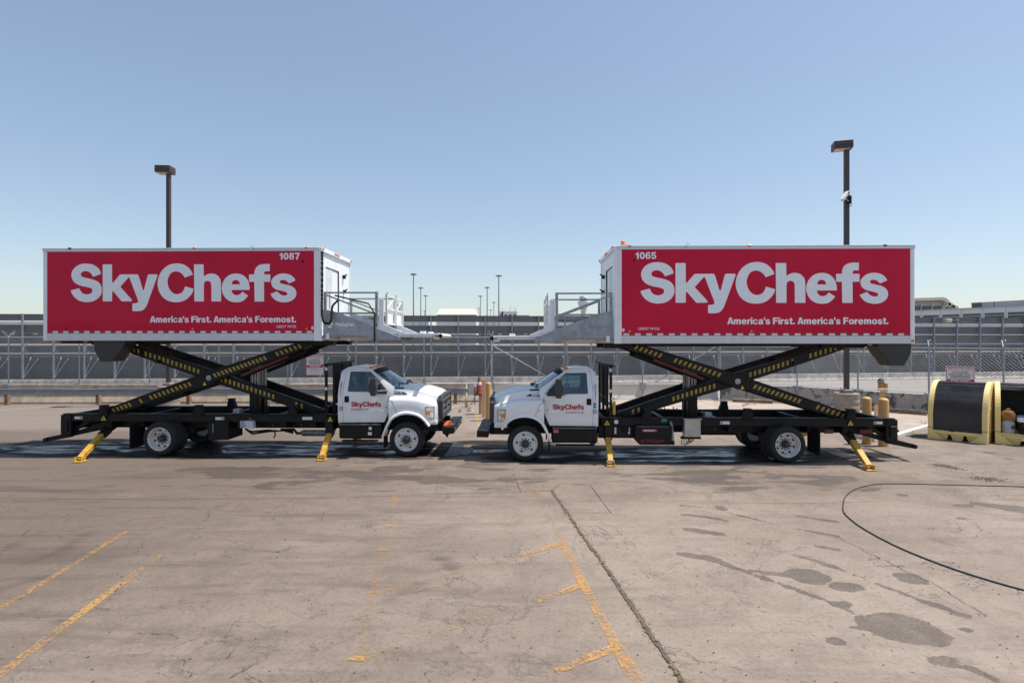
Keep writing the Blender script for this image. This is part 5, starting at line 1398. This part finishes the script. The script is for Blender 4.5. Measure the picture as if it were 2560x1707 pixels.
    # ---- chassis frame
    for f_ in ((lambda m: m), far):
        f_(MB().box(1.6, 9.30, .74, .82, .66, .93)).build('frame_rail', BLACK, root)
        dr = f_(MB().prism([(1.98, .88), (9.42, .88), (9.45, .93), (9.45, 1.06), (9.42, 1.095), (1.98, 1.095)], .36, .48, 'y')).build('deck_rail', BLACK, root, bevel=.008)
        f_(MB().box(1.98, 9.42, .325, .36, 1.085, 1.097)).build('rail_lip', BLACK, dr)
        for x in (3.12, 5.70, 8.30):
            f_(MB().prism([(x - .14, 1.05), (x + .14, 1.05), (x + .09, 1.30), (x - .05, 1.30)], .30, .47, 'y')).build('stop_block', BLACK2, dr, bevel=.008)
            f_(MB().box(x - .07, x + .10, .29, .48, 1.30, 1.33)).build('stop_pad', RUBBER, dr)
        for x in (2.6, 3.4, 4.6, 5.3, 7.3, 8.2): f_(MB().box(x - .07, x + .07, .40, .78, .72, .90)).build('outrigger_bracket', BLACK2, root)
        b = MB()
        for x in [2.55, 2.72, 3.05, 3.5, 3.85, 4.25, 4.75, 5.0, 5.3, 7.4, 7.7, 8.3, 8.6, 8.9]:
            for z in (.74, .84): b.lathe([(.014, 0), (.014, -.012)], (x, .74, z), 'y', 6)
        tag(f_(b).build('frame_bolts', GALV, root), kind='stuff')
    for x in (2.05, 3.6, 5.0, 7.2, 8.6, 9.36): MB().box(x - .06, x + .06, .48, 2.02, .90, 1.06).build('cross_member', BLACK, root)
    # tail frame with underride bar on two arms
    MB().box(9.28, 9.46, .30, 2.2, .62, .90).build('tail_frame', BLACK, root, bevel=.01)
    for f_ in ((lambda m: m), far):
        f_(MB().prism([(9.20, .55), (9.48, .48), (9.48, 1.06), (9.20, 1.06)], .34, .37, 'y')).build('tail_plate', BLACK, root)
        f_(MB().beam((8.35, .62, .80), (9.45, .55, .47), .07, .13, .07, .10)).build('underride_arm', BLACK, root)
        f_(MB().beam((8.75, .50, .92), (9.40, .48, .50), .05, .09)).build('underride_strut', BLACK, root)
        f_(MB().beam((9.30, .5, .50), (9.92, .42, .38), .10, .13, .10, .11)).build('underride_tip', BLACK, root)
        f_(MB().box(9.46, 9.62, .5, .56, .72, .78)).build('tow_pin', BLACK2, root)
        if s > 0: f_(MB().box(8.55, 8.85, .36, .40, .70, .80)).build('tail_lamp', REDL, root, bevel=.006); f_(MB().box(7.65, 7.88, .36, .40, .70, .80)).build('tail_lamp', REDL, root, bevel=.006)
    MB().tube([(9.93, .34, .375), (9.93, 2.16, .375)], .055, 10).build('underride_bar', BLACK, root, smooth=40)
    # ---- stabiliser legs
    for xt, xf_, yt, yf, top in ((2.14, 2.09, .40, -.32, .62), (8.36, 8.16, .42, -.64, .58)):
        for q in (0, 1):
            f_ = far if q else (lambda m: m)
            f_(MB().beam((xt, 1.0, top + .22), (xt, yt, top), .17, .17)).build('stabiliser_sleeve', BLACK, root, bevel=.008)
            p, r_ = Vector((xt, yt + .05, top)), Vector((xf_, yf, .09))
            lg = f_(MB().beam(p, r_, .15, .14, .13, .11)).build('stabiliser_leg', YEL, root, bevel=.008)
            f_(MB().beam(p + Vector((0, .12, .04)), p.lerp(r_, .16), .165, .16)).build('sleeve_collar', BLACK, lg)
            f_(MB().box(xf_ - .12, xf_ + .12, yf - .12, yf + .11, .008, .03)).build('foot_plate', YEL, lg, bevel=.004)
            for dx in (-.09, .075): f_(MB().box(xf_ + dx, xf_ + dx + .016, yf - .09, yf + .08, .03, .13)).build('foot_lug', YEL, lg)
            f_(MB().tube([(xf_ - .10, yf, .085), (xf_ + .10, yf, .085)], .018, 8)).build('foot_pin', CHROME, lg)
    MB().box(2.04, 2.24, .32, .52, .52, 1.06).build('front_jack_housing', BLACK, root, bevel=.01); far(MB().box(2.04, 2.24, .32, .52, .52, 1.06)).build('front_jack_housing', BLACK, root, bevel=.01)
    # ---- headache rack behind the cab
    rk = MB().box(2.15, 2.23, .22, 2.44, 2.40, 2.46).build('headache_rack', BLACK, root)
    MB().prism([(2.06, 2.44), (2.30, 2.40), (2.30, 2.43), (2.06, 2.47)], .18, 2.46, 'y').build('rack_hood', BLACK2, rk)
    for y in (.24, .86, 1.6, 2.36): MB().box(2.16, 2.22, y, y + .07, 1.02, 2.40).build('rack_post', BLACK, rk)
    MB().box(2.17, 2.21, .24, .9, 1.27, 1.32).build('rack_bar', BLACK, rk); MB().box(2.17, 2.21, .9, 2.4, 1.5, 1.56).build('rack_bar', BLACK, rk)
    MB().box(2.185, 2.20, .90, 2.36, 1.3, 2.40).build('rack_mesh', BLACK2, rk)
    for z in (1.75, 2.28): MB().box(2.15, 2.16 + .05, .235, .239, z, z + .08).build('sticker', STICK, rk)
    if s > 0:
        MB().box(2.24, 2.31, .26, .32, 1.18, 1.52).build('yellow_guard', YEL, rk); MB().box(2.20, 2.30, .22, .24, 1.55, 1.62).build('tag', STICK, rk)
    # ---- scissor lift
    def arm(p, q, y0, y1, name):
        (ax, az), (bx, bz) = p, q; L = math.hypot(bx - ax, bz - az); dx, dz_ = (bx - ax) / L, (bz - az) / L; nx, nz = -dz_, dx
        prof = [(0, .10), (.12, .125), (.40, .15), (.5, .165), (.60, .15), (.88, .125), (1, .10)]
        up_ = [(ax + dx * L * t + nx * h, az + dz_ * L * t + nz * h) for t, h in prof]; lo = [(ax + dx * L * t - nx * h, az + dz_ * L * t - nz * h) for t, h in prof]
        return MB().prism(up_ + lo[::-1], y0, y1, 'y'), (ax, az, dx, dz_, nx, nz, L)
    top_z = 2.95 + dz
    A = ((2.72, top_z), (8.34, 1.10)); B = ((2.42, 1.08), (8.30, top_z))
    haz = None
    for q in (0, 1):
        f_ = far if q else (lambda m: m)
        for (pq, y0, y1, rowsq) in ((A, .50, .62, ((.03, .14, 6), (.21, .41, 10), (.575, .775, 11), (.86, .975, 6)) if s > 0 else ((.05, .16, 6), (.22, .465, 14), (.59, .78, 10), (.83, .83, 1), (.885, .985, 6))), (B, .66, .78, ((.07, .095, 2), (.25, .43, 10), (.59, .775, 10), (.855, .965, 6)) if s > 0 else ((.10, .125, 2), (.235, .48, 13), (.59, .755, 9), (.775, .84, 4), (.875, .98, 6)))):
            mb, (ax, az, dx, dz_, nx, nz, L) = arm(*pq, y0, y1, '')
            ar = f_(mb).build('scissor_arm', BLACK, root, bevel=.01)
            # stiffening flange on the upper edge
            f_(MB().beam((ax + dx * .1 + nx * .10, (y0 + y1) / 2, az + dz_ * .1 + nz * .10), (ax + dx * (L - .1) + nx * .10, (y0 + y1) / 2, az + dz_ * (L - .1) + nz * .10), .14, .02)).build('arm_flange', BLACK, ar)
            if q == 0:
                first = None
                for t0, t1, n in rowsq:
                    for k in range(n):
                        d0 = (t0 + (t1 - t0) * k / max(1, n - 1)) * L; cx_, cz = ax + dx * d0, az + dz_ * d0
                        pts = [(-.031 - .018, -.058), (.031 - .018, -.058), (.031 + .018, .058), (-.031 + .018, .058)]
                        if first is None:
                            th = math.atan2(dz_, dx)
                            mbq = MB().prism([(px_ * dx - pz_ * dz_, px_ * dz_ + pz_ * dx) for px_, pz_ in pts], y0 - .004, y0 - .0005, 'y')
                            first = mbq.build('hazard_mark', HAZ, ar); first.location = (cx_ * s, 0, cz)
                        else: inst(first, (cx_ * s, 0, cz), ar)
        cxp, czp = 5.50, 2.02 + dz * .5
        f_(MB().lathe([(.075, .03), (.075, -.018), (.06, -.024)], (cxp, .50, czp), 'y', 20)).build('pivot_pin', GALV, root, smooth=40)
        # side cylinder under the upper front half of the outer arm
        f_(MB().tube([(2.95, .72, top_z - .24), (4.75, .72, 2.02 + dz * .6)], .055, 10)).build('arm_cylinder', BLACK, root, smooth=40)
        f_(MB().beam((3.35, .60, top_z - .37), (4.65, .60, 2.08 + dz * .6), .03, .06)).build('cylinder_sleeve', pm("dark_red_hose", (.13, .02, .022), .6, var=.3, scale=30), root)
        # hydraulic rams
        yr = .92
        f_(MB().box(4.36, 4.60, yr, yr + .26, .82, 1.78)).build('ram_body', BLACK, root, bevel=.02)
        for k in range(3): f_(MB().tube([(4.40 + .08 * k, yr + .1, 1.76), (4.40 + .08 * k, yr + .1, 2.28 + dz)], .042, 14)).build('ram_rod', pm("ram_steel", (.30, .30, .31), .3, metal=.8), root, smooth=40)
        f_(MB().tube([(3.9, .55, 1.08), (3.86, .52, 1.2), (3.84, .5, 1.36)], .014, 6)).build('hydraulic_hose', BLACK2, root); f_(MB().tube([(4.0, .55, 1.06), (3.97, .52, 1.2), (3.93, .5, 1.33)], .014, 6)).build('hydraulic_hose', BLACK2, root)
        f_(MB().box(4.68, 4.86, .55, .75, 1.06, 1.20)).build('valve_block', GALV, root)
    for x, z in ((2.6, 1.10), (8.3, 1.12), (2.75, top_z), (8.28, top_z), (3.9, 2.5), (7.0, 2.5), (7.0, 1.55)): MB().tube([(x, .55, z), (x, 1.95, z)], .05, 10).build('cross_tube', BLACK, root)
    # ---- cargo box
    z0, z1 = 3.0 + dz, 5.45 + dz
    bx = MB().box(2.30, 9.66, .03, 2.47, z0 + .02, z1 - .03).build('cargo_box', BOXWHITE, root)
    for f_ in ((lambda m: m), far):
        pr = [(.03, z0), (.012, z0)]
        for k in range(4): pr += [(.0, z0 + .012 + k * .046), (.0, z0 + .048 + k * .046), (.007, z0 + .05 + k * .046), (.007, z0 + .056 + k * .046)]
        pr += [(.0, z0 + .20), (.03, z0 + .205)]
        f_(MB().prism(pr, 2.42, 9.57, 'x')).build('bottom_rail', ALU, bx)
        f_(MB().prism([(.03, z1 - .085), (.004, z1 - .085), (.0, z1 - .02), (-.012, z1 - .015), (-.012, z1), (.04, z1 + .012), (.04, z1 - .03)], 2.24, 9.69, 'x')).build('top_rail', ALU, bx)
        f_(MB().box(2.24, 2.42, .0, .05, z0, z1 - .087).box(2.36, 2.41, -.006, .0, z0, z1 - .087)).build('corner_post', BOXWHITE, bx, bevel=.008)
        f_(MB().box(9.57, 9.68, .0, .05, z0, z1 - .087)).build('corner_post', BOXWHITE, bx, bevel=.012)
        f_(MB().box(2.42, 9.57, .008, .029, z0 + .208, z1 - .088)).build('side_panel', REDP, bx)
        f_(MB().box(2.3, 9.6, .50, .62, z0 - .075, z0 - .002)).build('box_runner', BLACK, bx)
        f_(MB().box(2.05, 2.75, .42, .66, z0 - .12, z0 - .003)).build('arm_mount', BLACK, bx); f_(MB().box(7.6, 8.7, .42, .66, z0 - .11, z0 - .003)).build('arm_mount', BLACK, bx)
        # skirt box under the tail
        sk = 0 if s > 0 else -1.28
        if f_ is not far: f_(MB().prism([(8.80 + sk, z0 - .08), (8.84 + sk, z0 - .16), (9.14 + sk, z0 - .55), (9.46 + sk, z0 - .55), (9.62 + sk, z0 - .26), (9.65 + sk, z0 - .003), (8.80 + sk, z0 - .003)], .06, .52, 'y')).build('tail_skirt', pm("skirt_black", (.025, .025, .027), .5, var=.2, dirt=(.08, .068, .055), dirt_amt=.2), bx, bevel=.01)
        for x in (8.6,) if s > 0 else (8.55, 9.3): f_(MB().box(x - .045, x + .045, .02, .08, z0 - .055, z0 - .003)).build('under_marker', pm("dull_amber", (.30, .09, .02), .4), bx)
        for x, mt in ((2.62, AMBER), (5.6, AMBER), (8.95, REDL)): f_(MB().box(x - .045, x + .045, -.03, .03, z1 - .03, z1 + .022)).build('top_marker', mt, bx, bevel=.014)
        f_(MB().lathe([(.035, 0), (.05, -.07), (.046, -.085)], (4.05, .0, z1 + .01), 'y', 12)).build('work_lamp', CHROME, bx)
    nt_ = 25
    tw = tr = None
    for k in range(nt_):
        x = 2.46 + (9.55 - 2.46) * (k + .28) / nt_; ww = (9.55 - 2.46) / nt_
        if tw is None: tw = MB().box(-ww * .25, ww * .25, .003, .008, z0 + .206, z0 + .258).build('reflective_tape', TAPEW, bx); tw.location = (x * s, 0, 0)
        else: inst(tw, (x * s, 0, 0), bx)
        x2 = x + ww / 2
        if x2 < 9.5:
            if tr is None: tr = MB().box(-ww * .25, ww * .25, .004, .008, z0 + .206, z0 + .254).build('reflective_tape', TAPER, bx); tr.location = (x2 * s, 0, 0)
            else: inst(tr, (x2 * s, 0, 0), bx)
    for x in (2.62, 5.65, 9.05): MB().lathe([(.032, .008), (.028, -.006), (.001, -.01)], (x, 0, z0 + .31), 'y', 14).build('side_reflector', AMBER if x < 9 else REDL, bx)
    MB().lathe([(.028, .008), (.02, -.012), (.001, -.014)], (2.73, 0, z1 - .36), 'y', 12).build('side_plug', BLACK2, bx)
    if s > 0: MB().box(9.585, 9.66, -.004, .0, z0 + .03, z0 + .11).build('side_reflector', AMBER, bx)
    MB().box(2.43, 2.49, .002, .008, z0 + .30, z0 + .38).build('sticker', STICK, bx)
    # front end of the box
    for a in ((.0, .40, z0, z1 - .10), (1.46, 2.5, z0, z1 - .10), (.40, 1.46, z1 - .45, z1 - .10), (.40, 1.46, z0, z0 + .14)): MB().box(2.255, 2.298, a[0] + (.052 if a[0] == 0 else 0), a[1] - (.052 if a[1] == 2.5 else 0), a[2] + .002, a[3]).build('end_panel', BOXWHITE, bx)
    MB().box(2.20, 2.30, -.006, 2.506, z1 - .098, z1 + .014).build('end_header', BOXWHITE, bx, bevel=.01)
    MB().box(2.27, 2.299, .95, 1.43, z0 + .15, z1 - .46).build('sliding_door', BOXWHITE, bx); MB().box(2.262, 2.299, .41, .94, z0 + .15, z1 - .46).build('sliding_door', pm("door_grey", (.60, .61, .62), .4), bx)
    MB().box(2.24, 2.299, 1.432, 1.458, z0 + .15, z1 - .46).build('door_seal', BLACK2, bx); MB().box(2.245, 2.262, .70, .73, z0 + .9, z0 + 1.35).build('door_handle', GALV, bx); MB().box(2.25, 2.299, .41, 1.45, z1 - .47, z1 - .452).build('door_track', BLACK2, bx)
    for y in (.06, 1.0, 1.15, 1.3, 2.44): MB().box(2.17, 2.20, y - .04, y + .04, z1 - .05, z1 - .0).build('front_marker', AMBER, bx, bevel=.01)
    for y, zz in ((1.85, .62), (1.9, 1.05)): MB().box(2.18, 2.25, y - .05, y + .05, z1 - zz, z1 - zz + .1).tube([(2.25, y, z1 - zz + .05), (2.12, y - .06, z1 - zz + .12)], .02, 6).build('gate_latch', BLACK2, bx)
    if s > 0:
        bc = MB().box(2.40, 2.62, .05, .25, z1 + .013, z1 + .045).build('beacon_base', WHITE, bx); MB().lathe([(.055, z1 + .045), (.055, z1 + .13), (.04, z1 + .15), (.001, z1 + .152)], (2.48, .15, 0), 'z', 14).build('beacon', AMBER, bc, smooth=40)
    else:
        MB().box(2.45, 2.58, 1.1, 1.35, z1, z1 + .07).build('beacon_base', BLACK2, bx); MB().box(2.43, 2.5, 1.4, 1.6, z1 + .01, z1 + .08).build('beacon', AMBER, bx)
        pts = [(2.22, .05, z1 - .12), (2.20, .0, z1 - .25), (2.20, -.01, z1 - 1.2), (2.20, -.01, z0 + .70), (2.16, -.01, z0 + .50), (2.06, -.01, z0 + .45), (1.97, -.01, z0 + .52), (1.95, .0, z0 + .75), (1.94, .05, z0 + .92), (1.80, .08, z0 + 1.08)]
        dense = []
        for i in range(len(pts) - 1): dense += [Vector(q) for q in cr(pts[max(i-1, 0)], pts[i], pts[i+1], pts[min(i+2, len(pts)-1)], 14)]
        MB().tube(dense, [.034 if i % 2 else .024 for i in range(len(dense))], 8).build('cable_conduit', BLACK2, bx)
    # lettering: placed by its left edge in world order
    wl_ = 6.10
    def L_(lx_left, lx_right): return lx_left if s > 0 else -lx_right
    bz = z0 + 1.02
    letters(LOGO, L_(2.89, 2.90 + 6.02) if s > 0 else -8.93, bz if s > 0 else bz + .02, 6.135 if s > 0 else 6.04, .0075, TXTW, bx)
    letters(words(number), L_(2.765, 0) if s > 0 else -2.785 - .0, z0 + 2.02 + .105 if s > 0 else z0 + 2.13, .53 if s > 0 else .545, .0075, TXTW, bx) if s > 0 else letters(words(number), -(3.34), z0 + 2.14, .545, .0075, TXTW, bx)
    letters(words("America's First. America's Foremost."), L_(5.055, 0) if s > 0 else -6.80, z0 + .485, 3.975 if s > 0 else 3.90, .0075, TXTW, bx)
    small("USDOT 747152", 2.84 if s > 0 else -3.42, z0 + .345, .525, .0065, TXTW, bx, tall=.062)
    # door lettering
    letters(LOGO, .70 if s > 0 else -1.505, 1.315, .80, .229, TXTR, dn, thick=.004)
    small("ESTABLISHED IN 1942", 1.03 if s > 0 else -1.505, 1.225, .47, .226, TXTR, dn, tall=.038)
    x, z = c6(1712, 782); b = MB().box(x - .045, x + .045, .222, .235, z - .045, z + .045).build('decal', pm("green_decal", (.10, .13, .12), .5), root)
    small("35", (x - .035) * s - (0 if s > 0 else .07) , z - .03, .07, .2205, TXTW, b, tall=.06)
    if s > 0:
        for dz2 in (.0, .075): MB().lathe([(.036, 0), (.036, -.008)], (x, .232, z + .12 + dz2), 'y', 18).build('decal', pm("cyan_decal", (.02, .22, .36), .5), root)
    MB().tube([(c6(1718, 415)[0], .30, c6(0, 415)[1]), (c6(1722, 520)[0], .262, c6(0, 520)[1]), (c6(1722, 640)[0], .25, c6(0, 640)[1])], .012, 6).build('grab_handle', GALV, root)
    # stickers on the frame
    for x, z, w_, h_, mt in ((9.0, .98, .22, .07, STICK), (5.12, .97, .24, .075, STICK)): 
        st = MB().box(x - w_ / 2, x + w_ / 2, .352, .357, z - h_ / 2, z + h_ / 2).build('frame_sticker', mt, root); MB().box(x - w_ / 2 + .008, x - w_ / 2 + .07, .350, .3515, z - h_ / 2 + .01, z + h_ / 2 - .01).build('warning_mark', HAZ, st)
    for x, z in ((8.28, .97), (2.10, .96)): 
        st = MB().prism([(x - .07, z - .05), (x + .07, z - .05), (x, z + .075)], .310, .318, 'y').build('warning_triangle', pm("bright_yellow", (.60, .44, .03), .5), root)
        MB().prism([(x - .022, z - .03), (x + .022, z - .03), (x, z + .03)], .308, .3095, 'y').build('warning_symbol', TXTK, st)
    x, z = 5.62, 1.86 + dz * .5; MB().prism([(x - .05, z - .04), (x + .05, z - .04), (x, z + .055)], .494, .4995, 'y').build('warning_triangle', pm("bright_yellow", (.60, .44, .03), .5), root)
    # ---- landing platform
    pt = MB().box(pl(640, 0)[0], 2.25, .13, 2.37, z0 + .10, z0 + .14).build('platform', GALV, root)
    def PZ(pts): return [(p[0], p[1] + dz) for p in PL(*pts)]
    plate = PZ([(1566,925),(1470,940),(1370,965),(1180,1040),(640,1252),(632,1272),(650,1302),(945,1305),(1045,1252),(1566,1248)])
    ell_ = PZ([(820,790),(884,790),(884,1150),(720,1222),(604,1230),(588,1205),(822,1105)])
    for q in (0, 1):
        f_ = far if q else (lambda m: m)
        sp = f_(MB().prism(plate, .10, .126, 'y')).build('side_plate', GALVP, pt, bevel=.006)
        f_(MB().prism(ell_, .17, .19, 'y')).build('gate_post_plate', BOXWHITE, pt, bevel=.006)
        for a, b, c, d in ((888,705,922,1150), (1530,705,1562,945)):
            p, r_ = PZ([(a, b)])[0], PZ([(c, d)])[0]; f_(MB().box(p[0], r_[0], .105, .165, r_[1], p[1])).build('rail_post', GALV, pt, bevel=.006)
        for (a, b), (c, d), h in (((892,718), (1560,718), .042), ((922,972), (1395,972), .05), ((928,978), (1528,748), .04)):
            p, r_ = PZ([(a, b)])[0], PZ([(c, d)])[0]; f_(MB().beam((p[0], .135, p[1]), (r_[0], .135, r_[1]), .04, h)).build('guard_rail', GALV, pt)
        for yy in (775, 888, 1002, 1115):
            p = PZ([(906, yy)])[0]; f_(MB().lathe([(.012, 0), (.012, -.012)], (p[0], .105, p[1]), 'y', 8)).build('bolt', BLACK2, pt)
        p = PZ([(1488, 1222)])[0]; f_(MB().box(p[0], p[0] + .085, .08, .10, p[1] - .15, p[1])).build('bracket', BOXWHITE, pt)
        p = PZ([(1420, 1265)])[0]; f_(MB().box(p[0] - .04, p[0] + .02, .2, .4, p[1] - .07, p[1] + .06)).build('slide_stop', GALV, pt)
        p, r_ = PZ([(340, 1190)])[0], PZ([(400, 1216)])[0]; f_(MB().box(p[0], r_[0], .5, .7, r_[1], p[1])).build('slide_block', BOXWHITE, pt)
    # swing gate across the platform
    gx = pl(800, 0)[0]
    for y0, y1 in ((.24, 1.20), (1.30, 2.26)):
        zt, zb = PZ([(0, 735)])[0][1], PZ([(0, 1110)])[0][1]
        for y in (y0, y1 - .05): MB().box(gx - .03, gx + .02, y, y + .05, zb, zt).build('gate_upright', RUST, pt)
        for z in (zb, (zb + zt) / 2, zt - .05): MB().box(gx - .02, gx + .015, y0 + .05, y1 - .05, z, z + .05).build('gate_bar', RUST, pt)
        MB().beam((gx, y0 + .06, (zb + zt) / 2), (gx, y1 - .06, zt - .06), .03, .03).build('gate_brace', RUST, pt); MB().box(gx + .022, gx + .03, y0 + .3, y1 - .1, zb, (zb + zt) / 2).build('gate_sheet', BOXWHITE, pt)
        MB().tube([(gx, y0 + .1, zt), (gx, y0 + .1, zt + .06), (gx, y0 + .16, zt + .06), (gx, y0 + .16, zt)], .01, 6).build('gate_loop', GALV, pt)
    # bridge plate with roller bumper
    p, r_ = PZ([(150, 1218)])[0], PZ([(660, 1262)])[0]
    MB().box(p[0], r_[0], .40, 2.10, p[1] - .05, p[1]).build('bridge_plate', BOXWHITE, pt, bevel=.006); 
    for y in (.40, 2.06): MB().box(p[0] + .1, r_[0], y, y + .04, r_[1] - .01, p[1] - .05).build('bridge_beam', RUST, pt)
    MB().box(p[0] + .2, r_[0], .6, 1.9, p[1] - .09, p[1] - .051).build('bridge_frame', BLACK2, pt)
    cxr, czr = PZ([(130, 1250)])[0]
    MB().tube([(cxr, .36, czr), (cxr, 2.14, czr)], .056, 14).build('roller_bumper', pm("cream_rubber", (.60, .52, .42), .6), pt, smooth=40)
    MB().tube([(cxr, .345, czr), (cxr, .36, czr)], .052, 14).build('roller_cap', BLACK2, pt)
    MB().box(cxr + .03, cxr + .2, .42, .5, czr - .09, czr - .02).build('roller_bracket', RUST, pt)
    MB().box(.6, 2.25, .35, 2.15, z0 + .02, z0 + .099).build('slide_frame', RUST, pt)
    if s < 0:
        zt = PZ([(0, 1000)])[0][1]; xx = pl(925, 0)[0]
        pts = [(1.9, .09, z0 + 1.2), (1.0, .085, z0 + .98), (xx, .08, zt + .05), (xx + .0, .06, zt - .3), (xx - .01, .06, z0 + .1), (xx, .08, z0 - .03), (xx - .03, .12, z0 + .06)]
        MB().tube(pts, .02, 8).build('hydraulic_hose', BLACK2, pt, smooth=50)
    # maker's mark on the plate
    mx, mz = PZ([(1205, 1112)])[0]; k_ = .085; mt = TXTW if s < 0 else pm("worn_logo", (.27, .29, .32), .5)
    if s < 0: mx = pl(1480, 0)[0]
    for t0 in (100, 220, 340):
        a = [(mx + k_ * .16 * math.cos(R(t0 + 50)), mz + k_ * .16 * math.sin(R(t0 + 50)))] + [(mx + k_ * math.cos(R(t0 + j * 10)), mz + k_ * math.sin(R(t0 + j * 10))) for j in range(11)]
        MB().prism(a, .096, .0995, 'y').build('maker_mark', mt, pt)
    small("Mallaghan", (mx + .15) if s > 0 else -(mx - .15), mz - .04, .50, .095, mt, pt, name='maker_name', tall=.10)
    # ---- equipment on the side we see
    if s > 0:
        gb = MB().prism([(2.80, .84), (2.80, .56), (2.92, .42), (3.72, .42), (3.74, .60), (3.74, .90), (2.80, .90)], .22, .70, 'y').build('generator_box', BLACK, root, bevel=.012)
        MB().box(2.86, 3.64, .213, .219, .885, .892).build('edge_strip', GALV, gb); st = MB().box(2.98, 3.36, .214, .219, .755, .82).build('name_plate', pm("red_plate", (.38, .02, .06), .4), gb)
        small("GENERAC", 3.01, .767, .30, .2125, TXTW, st, tall=.042)
        mk = pm("dark_red_print", (.22, .012, .016), .5)
        for t0 in (100, 220, 340):
            a = [(2.99 + .008 * math.cos(R(t0 + 50)), .515 + .008 * math.sin(R(t0 + 50)))] + [(2.99 + .05 * math.cos(R(t0 + j * 10)), .515 + .05 * math.sin(R(t0 + j * 10))) for j in range(11)]
            MB().prism(a, .215, .2185, 'y').build('maker_mark', mk, gb)
        small("Mallaghan", 3.09, .49, .45, .217, mk, gb, name='maker_name', tall=.085)
        sb = MB().box(4.06, 4.47, .24, .46, .62, 1.07).build('control_cabinet', STEEL, root, bevel=.008); MB().box(4.03, 4.50, .22, .47, 1.07, 1.085).build('cabinet_lid', STEEL, sb)
        MB().prism([(4.22, .93), (4.31, .93), (4.265, 1.01)], .234, .239, 'y').build('warning_triangle', pm("bright_yellow", (.60, .44, .03), .5), sb); MB().box(4.04, 4.08, .28, .44, .60, .62).box(4.0, 4.5, .30, .44, .56, .60).build('cabinet_bracket', BLACK2, sb)
        for k in range(4): MB().tube([(4.02 + k * .05, .34, .56), (4.0 + k * .07, .32, .43 + k * .02), (4.12 + k * .06, .34, .40 + k * .03), (4.22 + k * .04, .36, .56)], .011, 6).build('cable_loop', BLACK2, sb)
        MB().box(3.50, 3.64, .348, .357, .99, 1.07).build('green_tag', pm("green_tag", (.03, .22, .14), .5), root)
        for k in range(3): MB().tube([(3.70 + k * .02, .30, 1.0), (3.71 + k * .02, .26, .96), (3.73 + k * .02, .24, .75), (3.76 + k * .015, .24, .50)], .009, 6).build('control_lever', GALV, root)
        MB().box(3.74, 3.80, .22, .34, .42, .52).build('lever_base', BLACK2, root); MB().lathe([(.055, 0), (.055, -.006)], (2.34, .356, .985), 'y', 20).build('round_decal', STICK, root)
        MB().box(1.9, 2.85, .45, .70, .55, .86).build('battery_box', BLACK, root, bevel=.01)
        for x in (2.31, 2.66): MB().box(x, x + .05, .44, .449, .66, .83).build('tube_level', STICK, root)
        MB().box(4.6, 5.6, .8, .9, .58, .66).build('drive_shaft', BLACK2, root)
    else:
        bb = MB().add([(4.86, .30, .40), (5.36, .22, .40), (5.36, .22, .90), (4.86, .30, .90), (4.70, .78, .46), (5.36, .80, .40), (5.36, .80, .90), (4.70, .78, .90)], [(0,1,2,3),(7,6,5,4),(0,4,5,1),(1,5,6,2),(2,6,7,3),(3,7,4,0)]).build('battery_box', BLACK, root, bevel=.012, recalc=True)
        MB().box(5.22, 5.24, .215, .225, .62, .84).build('hinge', GALV, bb)
        eb = MB().box(4.16, 4.40, .24, .40, .72, .92).build('electric_box', GREYBOX, root, bevel=.008); MB().box(4.41, 4.52, .26, .40, .73, .92).build('electric_box_lid', GALV, eb); MB().box(4.355, 4.375, .234, .24, .78, .82).build('latch', BLACK2, eb)
        MB().lathe([(.02, -.36), (.07, -.33), (.085, -.28), (.085, .28), (.07, .33), (.03, .36)], (2.58, .42, .58), 'x', 18).build('muffler', pm("muffler", (.12, .125, .13), .4, metal=.5, var=.3, scale=8), root, smooth=40)
        MB().tube([(2.92, .42, .58), (3.05, .45, .56), (3.2, .6, .64), (3.6, .7, .62)], .035, 8).build('exhaust_pipe', BLACK2, root, smooth=50)
        MB().box(4.25, 4.33, .352, .357, .955, .975).build('frame_sticker', HAZ, root); MB().box(2.60, 2.87, .350, .357, .945, 1.02).build('frame_sticker', STICK, root)
        for k in range(4): MB().tube([(4.5, .5, .66), (4.3, .5, .52 + .03 * k), (3.9, .55, .58 + .02 * k), (3.5, .6, .60), (3.2, .55, .54 + .02 * k)], .014, 6).build('cable_loop', BLACK2, root)
        MB().tube([(3.66, .45, .62), (3.64, .42, .50), (3.68, .42, .44)], .018, 6).build('hydraulic_hose', BLACK2, root)
        MB().tube([(5.1, .5, .93), (4.9, .4, .97), (4.6, .42, .80), (4.4, .5, .62)], .02, 6).build('hydraulic_hose', BLACK2, root)
    MIR[0] = 1
    return root
truck(-1, -2.79, 14.68, R(-1.2), .07, 'white catering truck at left with raised red box numbered 1087', '1087')
truck(1, .336, 14.12, R(-1.2), 0.0, 'white catering truck at right with raised red box numbered 1065', '1065')

# orange wheel chock lying on the left truck's bumper
def chock():
    r = empty('wheel_chock', (-1.72, 15.05, .792), R(60)); tag(r, "orange wheel chock lying on the left truck's front bumper", 'wheel chock')
    OC = pm("chock_orange", (.50, .09, .03), .6, var=.15, scale=12)
    MB().prism([(-.17, 0), (.15, 0), (.15, .05), (.06, .13), (-.02, .12), (-.15, .045)], -.05, .05, 'y').build('wedge', OC, r, bevel=.012)
    MB().tube([(.15, 0, .02), (.20, .05, .015), (.23, -.03, .013)], .012, 6).build('rope', pm("pale_rope", (.5, .46, .4), .9), r)
chock()
